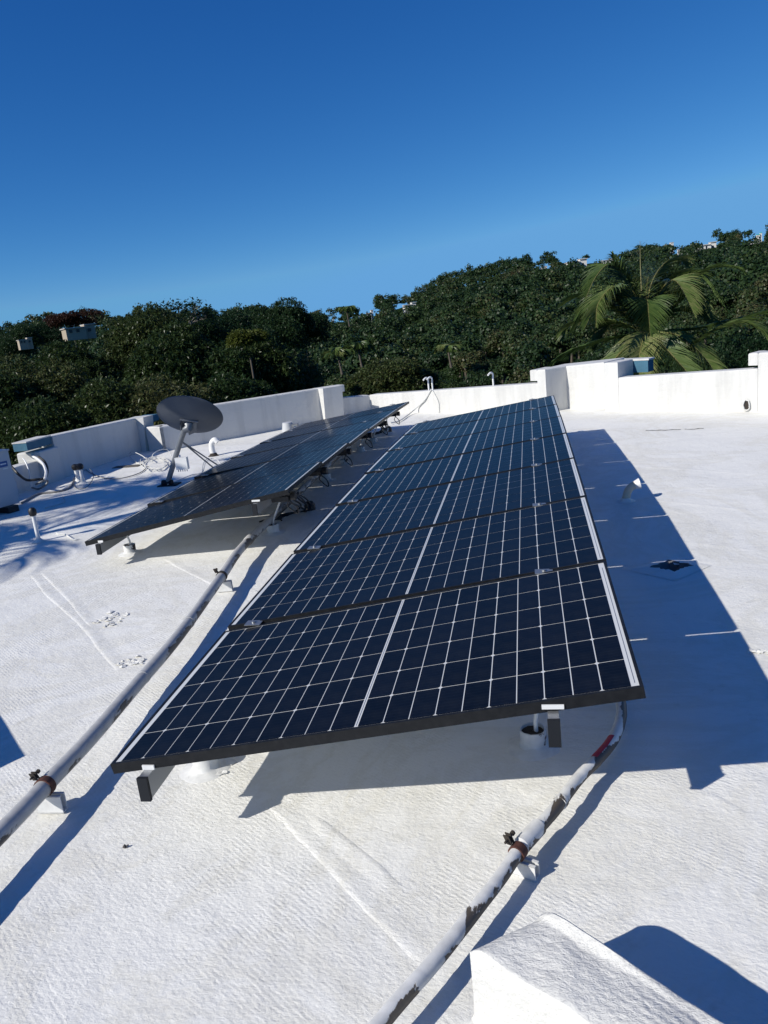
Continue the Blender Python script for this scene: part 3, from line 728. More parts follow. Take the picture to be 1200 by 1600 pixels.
cable([at(p[0], p[1], .012) for p in [(232,728),(220,738),(200,745),(180,748),(160,746),(140,738),(128,728)]], .006, M['cable_g'], 'grey cable running from the coil to the capped pipe pair')
cable([at(p[0], p[1], .012) for p in [(118,748),(108,762),(90,768),(60,772),(34,786)]], .012, M['cable_g'], 'grey cable crossing the roof to the air conditioner')
cable([at(p[0], p[1], z) for p, z in [((118,742),.05),((114,752),.01),((120,763),.01),((134,762),.01),((143,752),.02),((146,742),.08),((140,732),.15)]], .005, M['cable_g'], 'thin dark cable looped round the capped pipe pair')
cable([at(p[0], p[1], .008) for p in [(88,832),(92,834),(102,835),(110,840),(116,843),(124,842)]], .006, M['cable_w'], 'short pale cable end on the streaky palm shadow')
cable([at(p[0], p[1], .008) for p in [(98,776),(101,780),(100,784),(92,788),(70,794)]], .006, M['cable_w'], 'short pale cable beside the left capped pipe')
# hoses from air conditioner over the low wall
cable([at(16,727,.38), atY(30,742,7.9), atY(42,750,8.15), atY(58,749,8.2), atY(70,747,8.3), atY(74,735,8.4), atY(70,722,8.5), atY(60,714,8.56)], .016, M['black'], 'black insulated hose sagging from the air conditioner to the wall', 'hose', 'hose')
cable([atY(70,722+27,8.22), atY(72,738,8.32), atY(68,726,8.42), atY(60,718,8.5), atY(52,713,8.57), atY(50,709,8.62)], .017, M['white'], 'thick white pipe rising over the low wall by the blue cap end', 'drain_pipe', 'pipe')
cable([atY(50,762,8.28), atY(47,748,8.3), atY(45,735,8.33), atY(40,722,8.37), atY(36,716,8.42)], .009, M['white'], 'thin white pipe rising over the low wall beside the air conditioner', 'drain_pipe', 'pipe')
cable([atY(50,762,8.28), atY(60,764,8.25), atY(72,757,8.3), atY(74,751,8.3), atY(66,752,8.2), atY(56,757,8.2)], .012, M['cable_g'], 'coiled grey hose lying at the foot of the low wall', 'hose', 'hose')
def stub(px, top_py, label, r=.02, cap=True, lean=0):
    b = at(*px); z = zat(b[0], b[1], top_py); T = thing('vent_pipe', b, label, 'pipe', 'small pipes standing on the roof')
    MB().tube([b, b+[lean,0,z]], r, 12).build('pipe', M['white'], T, True)
    mb = MB(); mb.lathe([(r*3.6, .0), (r*2, .01), (r*1.1, .03)], 14, tuple(b)); mb.build('flashing', M['roof'], T, True)
    if cap: mb = MB(); mb.lathe([(r*1.5, -.05), (r*2.0, -.03), (r*2.0, .0), (r*1.2, .02), (.001, .025)], 14, tuple(b+[lean,0,z])); mb.build('cap', M['black'], T, True)
    return T
stub((61,846), 797, 'slim white pipe with dark cap standing in the palm shadow at the left', .017)
stub((122,752), 728, 'left pipe of the dark-capped white pair near the left parapet', .022)
stub((130,755), 727, 'right pipe of the dark-capped white pair near the left parapet', .022)
b = at(334, 712)
T = thing('vent_pipe', b, 'curved white gooseneck pipe right of the dish mast', 'pipe', 'small pipes standing on the roof')
z = zat(b[0], b[1], 688); MB().tube(smoothpts([b, b+[-.01,0,z*.45], b+[.0,0,z*.8], b+[.05,0,z], b+[.09,0,z*.86]], 6), [.04]*25, 12).build('pipe', M['white'], T, True)
mb = MB(); mb.lathe([(.08,0),(.055,.012),(.042,.04)], 14, tuple(b)); mb.build('flashing', M['tar'], T, True)
# grey capped flue beyond the far row
b = at(452, 684); z0 = .0
T = thing('roof_flue', b, 'short grey flue with tilted cap behind the far panel row', 'flue')
mb = MB(); mb.lathe([(.10,0),(.095,.10),(.075,.22),(.075,.235),(.001,.24)], 20, tuple(b)); mb.build('flue', M['ac'], T, True)
mb = MB(); mb.box(tuple(b+[.05,-.04,.17]), tuple(b+[.16,.04,.20])); mb.build('cap_lip', M['mast'], T)
# elbow vent on the right
b = at(978, 783); b[2] = rz(b[0], b[1])
T = thing('elbow_vent', b, 'cream elbow vent pipe with bright open mouth in the right panel shadow', 'vent')
path = smoothpts([b, b+[.005,0,.04], b+[.02,.0,.085], b+[.055,.0,.12], b+[.105,.0,.135]], 6)
MB().tube(path, .030, 18).build('pipe', M['cream'], T, True)
e_ = path[-1]; d = path[-1]-path[-3]; d /= np.linalg.norm(d)
mb = MB(); mb.tube([e_-d*.035, e_, e_+d*.004], [.031, .042, .042], 20, caps=False); mb.tube([e_+d*.004, e_-d*.02], [.037, .030], 20, caps=False); mb.build('mouth', M['white'], T, True)
mb = MB(); mb.lathe([(.075,.002),(.05,.008),(.032,.03)], 18, tuple(b)); mb.build('flashing', M['roof'], T, True)
# hooks of pipe behind the back wall
for (px, py, pyt, lb) in ((670,607,590,'left one of the two small hooked pipes on the back wall'), (676,607,589,'right one of the two small hooked pipes on the back wall'), (771,602,582,'lone small hooked pipe on the back wall left of the raised part')):
    dH = (H1-G1)/np.linalg.norm(H1-G1); p = on_line(G1+nH*.1, dH, px, py); zb = zat(p[0], p[1], py); zt = zat(p[0], p[1], pyt)
    o = MB().tube(smoothpts([(*p, zb-.05), (*p, zb+.5*(zt-zb)), (*p, zt-.02), (p[0]-.03, p[1]-.03, zt), (p[0]-.07, p[1]-.07, zt-.03)], 5), .014, 10).build('hooked_pipe', M['white'], None, True); tag(o, lb, 'pipe')
p0 = on_line(G1-nH*.01, dH, 674, 608); p1 = on_line(G1-nH*.02, dH, 664, 622); p2 = on_line(G1-nH*.12, dH, 645, 640)
cable([(*p0, zat(*p0, 608)), (*p1, zat(*p1, 624)), (*p2, zat(*p2, 642)), at(625,657,.02), at(610,661,.03)], .011, M['cable_w'], 'pale cable drooping from the hooked pipes to the far panel row')
p0 = on_line(G1-nH*.012, dH, 676, 610); p1 = on_line(G1-nH*.012, dH, 685, 630); p2 = on_line(G1-nH*.012, dH, 686, 646)
cable([(*p0, zat(*p0, 610)), (*p1, zat(*p1, 628)), (*p2, zat(*p2, 646))], .005, M['cable_w'], 'thin white cable running down the face of the back wall')

# air conditioner at the left edge
c = at(33, 795); yaw = math.radians(68)
Mx = Matrix.Translation(Vector((c[0], c[1], 0))) @ Matrix.Rotation(yaw, 4, 'Z')
T = thing('air_conditioner', (c[0], c[1], 0), 'grey air conditioner unit on dark feet at the left edge', 'air conditioner')
zt = zat(c[0], c[1], 704)
mb = MB(); mb.box((-.85, 0, .07), (0, .30, zt), M=Mx); mb.build('case', M['ac'], T)
mb = MB()
for k in range(9): mb.box((-.82, -.006, .12+k*.058), (-.32, .0, .15+k*.058), M=Mx)
tag(mb.build('grille', M['ac'], T))
mb = MB(); mb.box((-.13, -.004, zt-.16), (-.04, .0, zt-.10), M=Mx); bd = mb.build('badge', M['badge'], T)
mb = MB(); mb.box((-.12, -.006, zt-.135), (-.055, -.0045, zt-.122), M=Mx); mb.box((-.10, -.004, zt-.185), (-.045, .0, zt-.175), M=Mx); mb.build('badge_lettering', M['white'], bd)
mb = MB(); mb.box((-.86, -.01, zt), (.01, .31, zt+.015), M=Mx); mb.build('lid', M['ac'], T)
mb = MB(); mb.box((.0005, .06, .10), (.05, .22, .30), M=Mx); mb.build('valve_cover', M['ac'], T)
for x in (-.75, -.13): mb = MB(); mb.box((x-.06, -.08, 0), (x+.06, .38, .068), M=Mx); mb.build('foot', M['black'], T)

# marks on the roof: footprints in the coating, a dark crack, small debris, a shadow laid as a dark strip
def flakes(px, n, sx, sy, label, name, mt, r=(.006,.02)):
    mb = MB(); c = at(*px)
    for k in range(n):
        x, y = c[0]+random.gauss(0, sx), c[1]+random.gauss(0, sy); z = rz(x, y); s = random.uniform(*r)
        q = []
        for j in range(6): a = j*math.pi/3; q.append((x+math.cos(a)*s*random.uniform(.5,1.2), y+math.sin(a)*s*random.uniform(.5,1.2), z+random.uniform(.001,.008)))
        mb.add(q+[(x, y, z+random.uniform(.004,.012))], [(j, (j+1) % 6, 6) for j in range(6)])
    o = mb.build(name, mt); tag(o, label, 'paint patch' if mt is M['roof'] else 'debris', kind='stuff'); return o
flakes((172,968), 26, .05, .07, 'ruffled footprint of lifted white coating left of the thick conduit', 'coating_scuff', M['roof'], (.01,.03))
flakes((207,1036), 20, .04, .04, 'small ruffled scuff of coating touching the thick conduit', 'coating_scuff', M['roof'], (.01,.025))
flakes((198,1322), 5, .008, .004, 'tiny grey smudge of debris on the bare roof at the lower left', 'debris', M['stain_shadow'], (.003,.009))
flakes((1185,1022), 12, .03, .012, 'small cluster of dark debris at the right edge of the roof', 'debris', M['roof'], (.01,.02))
# torn flashing at near left support
flakes((325,1203), 16, .035, .02, 'torn white flashing under the near left panel corner', 'torn_flashing', M['cup'], (.012,.03))
for i, (a, b) in enumerate((((1008,673),(1065,671)), ((1070,671),(1100,669)))):
    A, B = at(*a), at(*b); mb = MB(); P = [A+(B-A)*k/9+np.array([random.uniform(-.01,.01), random.uniform(-.02,.02), 0]) for k in range(10)]
    V = []
    for p in P:
        z = rz(p[0], p[1])+.004; w2 = random.uniform(.006,.016); V += [(p[0], p[1]-w2, z), (p[0], p[1]+w2, z)]
    mb.add(V, [(2*k, 2*k+2, 2*k+3, 2*k+1) for k in range(9)]); o = mb.build('roof_crack', M['stain_shadow']); tag(o, ['longer left stretch of the dark crack in the roof before the back wall', 'shorter right stretch of the dark crack in the roof before the back wall'][i], 'crack')
A = at(178,732); mb = MB(); mb.box((A[0]-.02, A[1]-.02, .002), (A[0]+.36, A[1]+.12, .012)); o = mb.build('shadow_strip', M['stain_shadow']); tag(o, 'thin dark strip standing in for a shadow on the roof before the left parapet', 'strip')  # a shadow on the roof, imitated by a thin dark slab

# ------------------------------------------------------------------ terrain
SKY = [(-60,3.0),(-50,2.6),(-36,2.3),(-31.7,2.7),(-28.3,2.4),(-25.7,2.3),(-22.8,1.9),(-18.2,1.9),(-14.7,1.2),(-11.9,.95),(-10,1.7),(-8.1,1.75),(-5.3,2.6),(-1.2,3.0),(1.9,3.25),(6.1,2.9),(9.6,3.0),(12.9,3.1),(15.5,3.1),(25,3.2),(40,3.0)]
sa = np.array([s[0] for s in SKY]); se = np.array([s[1] for s in SKY])
def ridge_R(az): return 330+ (az+36)*2.6
def terrain_z(az, r):
    R = ridge_R(az); el = np.interp(az, sa, se); zr = H+R*np.tan(np.radians(el))-5.8
    lo = np.interp(az, [-40,-12,-2,20], [-13,-17,-15,-10])
    t = np.clip((r-75)/(R-75), 0, 1); s = t**.9
    z = lo+(zr-lo)*s; z = np.where(r > R, zr-(r-R)*.12, z); z = np.where(r < 40, lo+0*z, z)
    return z
rs = np.concatenate([np.linspace(0, 60, 7), np.linspace(70, 560, 60), [700, 1000, 2000]]); azs = np.arange(-180, 180.1, 1.5)
V = []
for r in rs:
    for a_ in azs:
        azc = max(-60, min(40, a_)); z = float(terrain_z(azc, r)); fade = max(0, min(1, (abs(a_+10)-60)/50)); z = z*(1-fade)+(-12)*fade
        V.append((r*math.sin(math.radians(a_)), r*math.cos(math.radians(a_)), z+ (math.sin(a_*.9+r*.05)*1.0 if r > 70 else 0)))
na = len(azs); Fc = [(i*na+j, i*na+j+1, (i+1)*na+j+1, (i+1)*na+j) for i in range(len(rs)-1) for j in range(na-1)]
mb = MB(); mb.add(V, Fc); o = mb.build('hills', M['ground'], None, True); tag(o, kind='structure')

# ------------------------------------------------------------------ trees
def rand_quads(C_, N_, size, aspect=1.0, up_bias=.5):
    n = len(C_); a = rng.normal(size=(n, 3)); nn = N_+rng.normal(size=(n, 3))*.55; nn[:, 2] += up_bias*.4
    nn /= np.linalg.norm(nn, axis=1, keepdims=True); u = np.cross(nn, a); u /= np.linalg.norm(u, axis=1, keepdims=True); v = np.cross(nn, u)
    s = size*(.6+.8*rng.random(n))[:, None]; L = u*s; Wd = v*s*aspect
    Q = np.stack([C_-L*.5, C_-L*.1+Wd*.5, C_+L*.5, C_+L*.05-Wd*.5], 1); return Q
def crown_points(n, lobes, rx, rz_, seed, shell=.55):
    r = np.random.default_rng(seed); P = []; Nn = []
    ls = [(r.uniform(-.55,.55)*rx, r.uniform(-.55,.55)*rx, r.uniform(-.1,.6)*rz_, r.uniform(.35,.6)) for _ in range(lobes)]
    ls[0] = (0, 0, .1*rz_, .7)
    for i in range(n):
        l = ls[i % lobes]; d = r.normal(size=3); d /= np.linalg.norm(d); k = shell+(1-shell)*r.random()
        if d[2] < -.35: d[2] *= -.5
        p = np.array([l[0]+d[0]*k*l[3]*rx, l[1]+d[1]*k*l[3]*rx, l[2]+d[2]*k*l[3]*rz_]); P.append(p); Nn.append(d)
    return np.array(P), np.array(Nn)
# hill crowns (unit: metres), several shapes
HC = []
for k in range(7):
    P, Nn = crown_points(2300, 5+k % 4, 3.3, 2.9+.3*(k % 3), 100+k); Q = rand_quads(P, Nn, .33, .7)
    HC.append((quads_mesh('crown', Q, [M['leaf_hill']]), P, Nn))
trunk_me = MB().tube([(0,0,-4),(0.1,0,-1.5),(0,.1,1)], [.25,.18,.1], 6).build('trunk', M['bark']); tm_ = trunk_me.data; bpy.data.objects.remove(trunk_me)
cand = []
azr = (-40, 19)
for _ in range(16000):
    az = rng.uniform(*azr); R = ridge_R(az); r = math.sqrt(rng.uniform(84**2, (R+6)**2)); cand.append((az, r))
for az in np.arange(-39, 19, .75): cand.insert(0, (az+rng.uniform(-.4,.4), ridge_R(az)-rng.uniform(0,5)))
keep = []; grid = {}
for az, r in cand:
    x, y = r*math.sin(math.radians(az)), r*math.cos(math.radians(az)); key = (int(x//4), int(y//4)); ok = True
    mind = 3.1 if r < 220 else 3.9
    for i in (-1,0,1):
        for j in (-1,0,1):
            for q in grid.get((key[0]+i, key[1]+j), ()):
                if (q[0]-x)**2+(q[1]-y)**2 < mind**2: ok = False; break
    if ok: grid.setdefault(key, []).append((x, y)); keep.append((az, r, x, y))
keep.sort(key=lambda k: k[1])
vis = []
for k_ in keep:
    vis.append(k_)
print('hill trees', len(vis))
HOUSE_PX = [(1105,384,26,9),(1045,384,14,8),(900,411,34,11),(950,408,20,6),(873,456,16,14),(640,478,22,9),(578,491,12,13),(850,419,10,4),(1176,379,16,7),(1186,368,8,7),(124,519,42,11),(40,538,18,7),(597,502,6,5),(1062,391,7,6),(520,503,5,7)]
def house_block(x, y, z):
    p = pix((x, y, z+2))
    for (hx, hy, hw, hh_) in HOUSE_PX:
        if abs(p[0]-hx) < hw*.55+11 and hy-11 < p[1] < hy+7: return True
    return False
stuffQ = []; stuffM = []; ntree = 0
def hill_label(az, r):
    a = 'far left below the tan house' if az < -27 else 'left behind the satellite dish' if az < -17 else 'middle above the far panel row' if az < -8 else 'centre above the hooked pipes' if az < -2 else 'right behind the raised wall' if az < 5 else 'right behind the palm'
    return ('nearer' if r < 105 else 'farther')+' round green tree on the wooded slope, '+a
for (az, r, x, y) in vis:
    z = float(terrain_z(az, r)); h = rng.uniform(.75, 1.15); s = .55+.70*rng.random()**1.4
    if house_block(x, y, z+2.5): continue
    if r > ridge_R(az)-8:
        s *= rng.uniform(.6, 1.25)
    i = int(rng.integers(0, 7)); rot = rng.uniform(0, 6.28)
    if ntree < 285:
        T = bpy.data.objects.new('hill_tree', None); col.objects.link(T); T.location = (x, y, z); T.rotation_euler = (0, 0, rot); T.scale = (s, s, s*h)
        tag(T, hill_label(az, r), 'tree', 'trees on the wooded hillside')
        c = bpy.data.objects.new('crown', HC[i][0]); col.objects.link(c); c.parent = T; c.location = (0, 0, 4)
        t = bpy.data.objects.new('trunk', tm_); col.objects.link(t); t.parent = T; t.location = (0, 0, 3)
        ntree += 1
    else:
        nq = 700 if r < 180 else 420 if r < 270 else 300
        sel = rng.permutation(2300)[:nq]; P, Nn = HC[i][1][sel], HC[i][2][sel]; c, sn = math.cos(rot), math.sin(rot)
        Rm = np.array([[c, sn, 0], [-sn, c, 0], [0, 0, 1]]); P2_ = (P @ Rm)*[s, s, s*h]+[x, y, z+4*s*h]; N2_ = Nn @ Rm
        stuffQ.append(rand_quads(P2_, N2_, (.52 if r < 270 else .62)*s, .8))
Q = np.concatenate(stuffQ); o = bpy.data.objects.new('hillside_wood', quads_mesh('hillside_wood', Q, [M['leaf_wood']])); col.objects.link(o)
tag(o, 'dense green wood covering the far hillside up to the skyline', 'wood', kind='stuff')
print('wood quads', len(Q))

# nearer trees with long mango leaves
def rosette_crown(seed, n, rx, rz_, leaf=.22, per=8, shell=.7, lobes=9):
    P, Nn = crown_points(n, lobes, rx, rz_, seed, shell); r = np.random.default_rng(seed+1)
    Cc = np.repeat(P, per, 0); D = np.repeat(Nn, per, 0)*.55+r.normal(size=(n*per, 3))*.6; D[:, 2] -= .25; D /= np.linalg.norm(D, axis=1, keepdims=True)
    L = leaf*(.6+.7*r.random(n*per))[:, None]; side = np.cross(D, r.normal(size=(n*per, 3))*.5+[0,0,1]); side /= np.linalg.norm(side, axis=1, keepdims=True)
    Wd = side*L*.16; droop = np.zeros_like(D); droop[:, 2] = -.18*L[:, 0]
    return np.stack([Cc, Cc+D*L*.5+Wd, Cc+D*L+droop, Cc+D*L*.5-Wd], 1)
near_meshes = {}
for key, (seed, n, rx, rz_, leaf, mt) in dict(mango_a=(11,6500,3.4,3.0,.21,'leaf_mango'), mango_b=(12,6500,3.0,3.4,.21,'leaf_mango'), dark=(13,5500,3.0,2.8,.18,'leaf_dark'),
        brown=(14,2600,3.0,1.9,.22,'leaf_brown'), yellow=(15,1500,2.0,1.4,.28,'leaf_yellow'), shrub=(16,3200,2.6,2.2,.26,'leaf_mango')).items():
    near_meshes[key] = quads_mesh('crown', rosette_crown(seed, n, rx, rz_, leaf), [M[mt]])
def near_tree(px, py, Y, key, s, label, name='mango_tree', group=None, sz=1.0):
    """crown top seen at a pixel, standing Y metres out"""
    p = atY(px, py, Y); gz = -12.5; zs_ = np.empty(len(near_meshes[key].vertices)*3, np.float32); near_meshes[key].vertices.foreach_get('co', zs_); p[2] -= float(np.percentile(zs_[2::3], 99.3))*s*sz
    T = thing(name, (p[0], p[1], gz), label, 'tree', group)
    c = bpy.data.objects.new('crown', near_meshes[key]); col.objects.link(c); c.parent = T; c.location = (0, 0, p[2]-gz); c.scale = (s, s, s*sz); c.rotation_euler = (0, 0, random.uniform(0, 6.28))
    mb = MB(); b = np.array([p[0], p[1], gz]); k_ = 1 if key.startswith('mango') else .35; mb.tube([b, b+[.1,0,(p[2]-gz)*.6], p+[0,0,-.5]], [.2*k_,.16*k_,.08*k_], 10)
    for k in range(7 if key.startswith('mango') else 0):
        a = k*.9+random.random(); L = 2.0*s; q = p+[0,0,-2.2*s+random.uniform(-.4,.4)]
        mb.tube(smoothpts([q, q+[math.cos(a)*L*.4, math.sin(a)*L*.4, L*.35], q+[math.cos(a)*L*.75, math.sin(a)*L*.75, L*(.9+.3*random.random())]], 3), [.05,.05,.04,.035,.03,.02,.01], 6)
    mb.build('trunk', M['palebark' if k_ == 1 else 'bark'], T, True); return T
G_ = 'broad leafy trees just beyond the left parapet'
for a_ in (
 (-15, 590, 20, 'mango_a', .66, 'leafy mango tree cut by the far left edge behind the air conditioner', 'mango_tree', G_),
 (55, 563, 22, 'mango_b', .62, 'leafy mango tree above the blue cap end of the left parapet', 'mango_tree', G_),
 (112, 540, 25, 'mango_a', .66, 'leafy mango tree just below the tan house', 'mango_tree', G_),
 (212, 490, 27, 'mango_b', .60, 'tallest mango tree with pale branches, its top on the skyline', 'mango_tree', G_),
 (262, 515, 25, 'mango_a', .72, 'leafy mango tree rising behind the satellite dish', 'mango_tree', G_),
 (325, 538, 24, 'mango_b', .64, 'leafy mango tree above the right rim of the satellite dish', 'mango_tree', G_),
 (392, 527, 26, 'mango_a', .68, 'mango tree below the yellow-green crown', 'mango_tree', G_),
 (160, 600, 19, 'mango_a', .56, 'low leafy mango tree directly behind the tall left parapet', 'mango_tree', G_),
 (40, 635, 18, 'mango_b', .52, 'low leafy mango tree behind the low wall with the hoses', 'mango_tree', G_),
 (235, 598, 20, 'mango_b', .54, 'low mango tree with drooping leaves left of the satellite dish', 'mango_tree', G_),
 (350, 592, 21, 'mango_a', .50, 'low mango tree over the wall right of the satellite dish', 'mango_tree', G_),
 (425, 566, 27, 'mango_b', .55, 'rightmost of the mango trees behind the shaded wall', 'mango_tree', G_),
 (235, 492, 50, 'dark', .95, 'dark tree on the skyline just left of the airy tree', 'broadleaf_tree', G_),
 (300, 492, 52, 'dark', .9, 'dark tree on the skyline just right of the airy tree', 'broadleaf_tree', G_),
 (352, 492, 55, 'dark', .95, 'dark bushy tree on the skyline above the yellow-green crown', 'broadleaf_tree', G_),
 (420, 474, 62, 'dark', 1.15, 'dark rounded tree standing highest on the skyline right of the yellow-green crown', 'broadleaf_tree', G_),
 (472, 490, 68, 'dark', .9, 'dark tree on the skyline above the bright wall pier', 'broadleaf_tree', G_),
 (20, 512, 80, 'dark', 1.0, 'dark layered tree at the far left on the skyline', 'broadleaf_tree', G_),
 (62, 505, 100, 'dark', 1.0, 'dark tree left of the reddish-brown crown', 'broadleaf_tree', G_),
 (932, 568, 30, 'dark', .55, 'low dark tree behind the left palm fronds', 'broadleaf_tree', 'dark trees beyond the back wall'),
 (1000, 575, 28, 'dark', .5, 'low dark tree at the foot of the palm', 'broadleaf_tree', 'dark trees beyond the back wall'),
 (1085, 552, 32, 'dark', .6, 'dark tree behind the lower right palm fronds', 'broadleaf_tree', 'dark trees beyond the back wall'),
 (1180, 520, 36, 'dark', .8, 'dark tree at the right edge behind the palm', 'broadleaf_tree', 'dark trees beyond the back wall')):
    near_tree(*a_)
near_tree(385, 516, 23, 'yellow', .34, 'yellow-green crown shining among the dark trees', 'broadleaf_tree', sz=.8)
near_tree(598, 566, 26, 'shrub', .56, 'speckled leafy crown just above the back wall corner', 'mango_tree', sz=.8)
near_tree(640, 577, 27, 'shrub', .42, 'low speckled leafy crown left of the hooked pipes', 'mango_tree', sz=.8)
near_tree(108, 487, 62, 'brown', .78, 'wide reddish-brown umbrella crown above the left house', 'umbrella_tree', sz=.75)
# airy tree against the sky
def airy_tree():
    p = atY(275, 484, 44); T = thing('airy_tree', (p[0], p[1], -12), 'airy thin-leaved tree standing against the sky above the dish', 'tree')
    mb = MB(); b = np.array([p[0], p[1], -12.]); mb.tube([b, p+[0,0,-1.6]], [.25,.12], 8); tips = []
    def br(q, d, L, r, k):
        e = q+d*L; mb.tube([q, (q+e)/2+rng.normal(size=3)*.04*L, e], [r, r*.8, r*.6], 5)
        if k == 0: tips.append(e); return
        for _ in range(3):
            nd_ = d+rng.normal(size=3)*.55; nd_[2] = abs(nd_[2])*.5+.1; nd_ /= np.linalg.norm(nd_); br(e, nd_, L*.68, r*.6, k-1)
    for k in range(5):
        a = k*1.26; d = np.array([math.cos(a)*.75, math.sin(a)*.75, .7]); br(p+[0,0,-1.6], d/np.linalg.norm(d), 1.0, .06, 3)
    mb.build('branches', M['palebark'], T)
    tips = np.array(tips); C_ = np.repeat(tips, 16, 0)+rng.normal(size=(len(tips)*16, 3))*.22; Q = rand_quads(C_, np.tile([0,0,1.], (len(C_), 1)), .2, .5)-np.array([p[0], p[1], -12])
    o = bpy.data.objects.new('leaves', quads_mesh('leaves', Q, [M['leaf_hill']])); col.objects.link(o); o.parent = T
airy_tree()

# ------------------------------------------------------------------ palms
def frond_mesh(P, nleaf=46, Ll=.62, wd=.022, seed=0, droop=.55):
    r = np.random.default_rng(seed); P = smoothpts(P, 10); P = np.array(P); k = len(P); V = []; 
    seglen = np.cumsum([0]+[np.linalg.norm(P[i+1]-P[i]) for i in range(k-1)]); tot = seglen[-1]
    for i in range(nleaf):
        for s in (-1, 1):
            f = .12+.88*(i+r.uniform(-.3,.3))/nleaf; f = min(.995, max(.05, f)); q = np.array([np.interp(f*tot, seglen, P[:, c]) for c in range(3)]); q2 = np.array([np.interp(min(1, f+.03)*tot, seglen, P[:, c]) for c in range(3)])
            t = q2-q; t = t/(np.linalg.norm(t)+1e-9) if np.linalg.norm(t) > 1e-6 else (P[-1]-P[-2])/np.linalg.norm(P[-1]-P[-2])
            lat = np.cross(t, [0,0,1]); lat /= np.linalg.norm(lat)+1e-9; upn = np.cross(lat, t)
            L = Ll*(math.sin(math.pi*min(1, f*.93+.12))**.6+.15)*r.uniform(.8,1.1)
            d = t*(.55+.5*f)+lat*s*.85+upn*.12+r.normal(size=3)*.07; d /= np.linalg.norm(d); g_ = np.array([0,0,-1.0]); w_ = np.cross(d, lat*s+g_*.3); w_ /= np.linalg.norm(w_)+1e-9; w_ *= wd*r.uniform(.8,1.2)
            pts = []; p = q.copy(); n3 = 4
            for m_ in range(n3+1):
                pts.append(p.copy()); dd = d+g_*droop*(m_/n3)**1.3*1.6; dd /= np.linalg.norm(dd); p = p+dd*L/n3
            for m_ in range(n3):
                a, b = 1-(m_/n3)**2*.9, 1-((m_+1)/n3)**2*.95
                V.append([pts[m_]-w_*a, pts[m_]+w_*a, pts[m_+1]+w_*b, pts[m_+1]-w_*b])
    return np.array(V), P
def palm(center, fronds, label, gz, scale=1.0, seed=0, group=None, nleaf=46, Ll=.62, wd=.022):
    T = thing('coconut_palm', (center[0], center[1], gz), label, 'palm tree', group); org = np.array([center[0], center[1], gz])
    mb = MB(); c = np.array(center); P = [np.array([c[0]+.25, c[1], gz]), np.array([c[0]+.1, c[1], (gz+c[2])/2]), c+[0,0,.05]]; mb.tube(smoothpts(P, 12), [.2-.06*min(1,i/8)+.008*(i % 2) for i in range(25)], 12); mb.build('trunk', M['bark'], T, True)
    for i, P in enumerate(fronds):
        Q, R_ = frond_mesh([c+np.array(p) for p in P], nleaf, Ll, wd, seed+i)
        o = bpy.data.objects.new('frond', quads_mesh('frond', Q-org, [M['leaf_palm']])); col.objects.link(o); o.parent = T
        ORG[o.name] = org
        k = len(R_); mb = MB(); mb.tube(list(R_), [.035*(1-.85*j/(k-1)) for j in range(k)], 6); mb.build('midrib', M['rachis'], o, True)
def radial_(n, L):
    r = random.Random(5); out = []
    for i in range(n):
        a = i*2.4+.4; el = r.uniform(.3, 1.7); c, s = math.cos(a)*.9, math.sin(a)*.9
        out.append([(0,0,.05), (c*L*.3, s*L*.3, L*.30*el), (c*L*.62, s*L*.62, L*.38*el), (c*L*.95, s*L*.95, L*(.32*el-.3))])
    return out
YP = 24.0; pc = atY(1008, 520, YP); sc_ = 1202.12/YP
def vo(dx, dy, depth):                                # right / up / away offsets in metres, tilted as the view is
    r = np.array([math.cos(YAW), math.sin(YAW), 0]); f = np.array([-math.sin(YAW), math.cos(YAW), 0])
    a = dx/sc_; b = dy/sc_; a2 = a*math.cos(ROLL)-b*math.sin(ROLL)*-1*-1; b2 = a*math.sin(ROLL)*-1*-1+b*math.cos(ROLL)
    return r*(a*math.cos(ROLL)+b*-math.sin(ROLL)*-1)+f*depth+np.array([0,0,-(b*math.cos(ROLL)-a*math.sin(ROLL)*1)*1.0]) if False else r*(a*math.cos(ROLL)+b*math.sin(ROLL))+f*depth+np.array([0,0,a*math.sin(ROLL)-b*math.cos(ROLL)])
FR = [([(0,0),(-5,-33),(-28,-83),(-51,-105),(-75,-93),(-96,-68)],-.9), ([(0,0),(4,-45),(9,-87),(15,-128)],.2), ([(0,0),(-6,-50),(-14,-95),(-20,-122)],.5),
      ([(0,0),(45,-30),(65,-57),(92,-70),(119,-65),(134,-50)],-.7), ([(0,0),(-40,-25),(-75,-35),(-98,-30),(-106,-10)],.8), ([(0,0),(-60,0),(-118,13),(-158,40)],.9),
      ([(0,0),(20,25),(39,30),(69,13),(99,7),(119,20),(135,57)],-1.6), ([(0,0),(60,8),(120,8),(165,6),(200,24)],-.8), ([(0,0),(-21,0),(-45,27),(-60,62)],-1.8),
      ([(0,0),(-6,8),(-2,35),(4,65)],-2.2), ([(0,0),(50,-20),(100,-5),(140,28)],1.0), ([(0,0),(25,-60),(55,-88),(85,-92),(105,-75)],1.1),
      ([(0,0),(-30,-50),(-65,-70),(-95,-60)],1.3), ([(0,0),(30,10),(50,45),(55,80)],-1.5), ([(0,0),(-40,15),(-80,45),(-100,75)],-.6), ([(0,0),(-15,-40),(-50,-75),(-85,-60),(-100,-30)],-1.5)]
fr = []
for P, dep in FR:
    n = len(P); fr.append([vo(x, y, dep*(i/(n-1))**.8*1.4) for i, (x, y) in enumerate(P)])
for P in radial_(10, 2.5): fr.append(P)
palm(pc, fr, 'coconut palm with arching fronds beyond the back wall at the right', -12, seed=50, nleaf=92, Ll=.82, wd=.019)
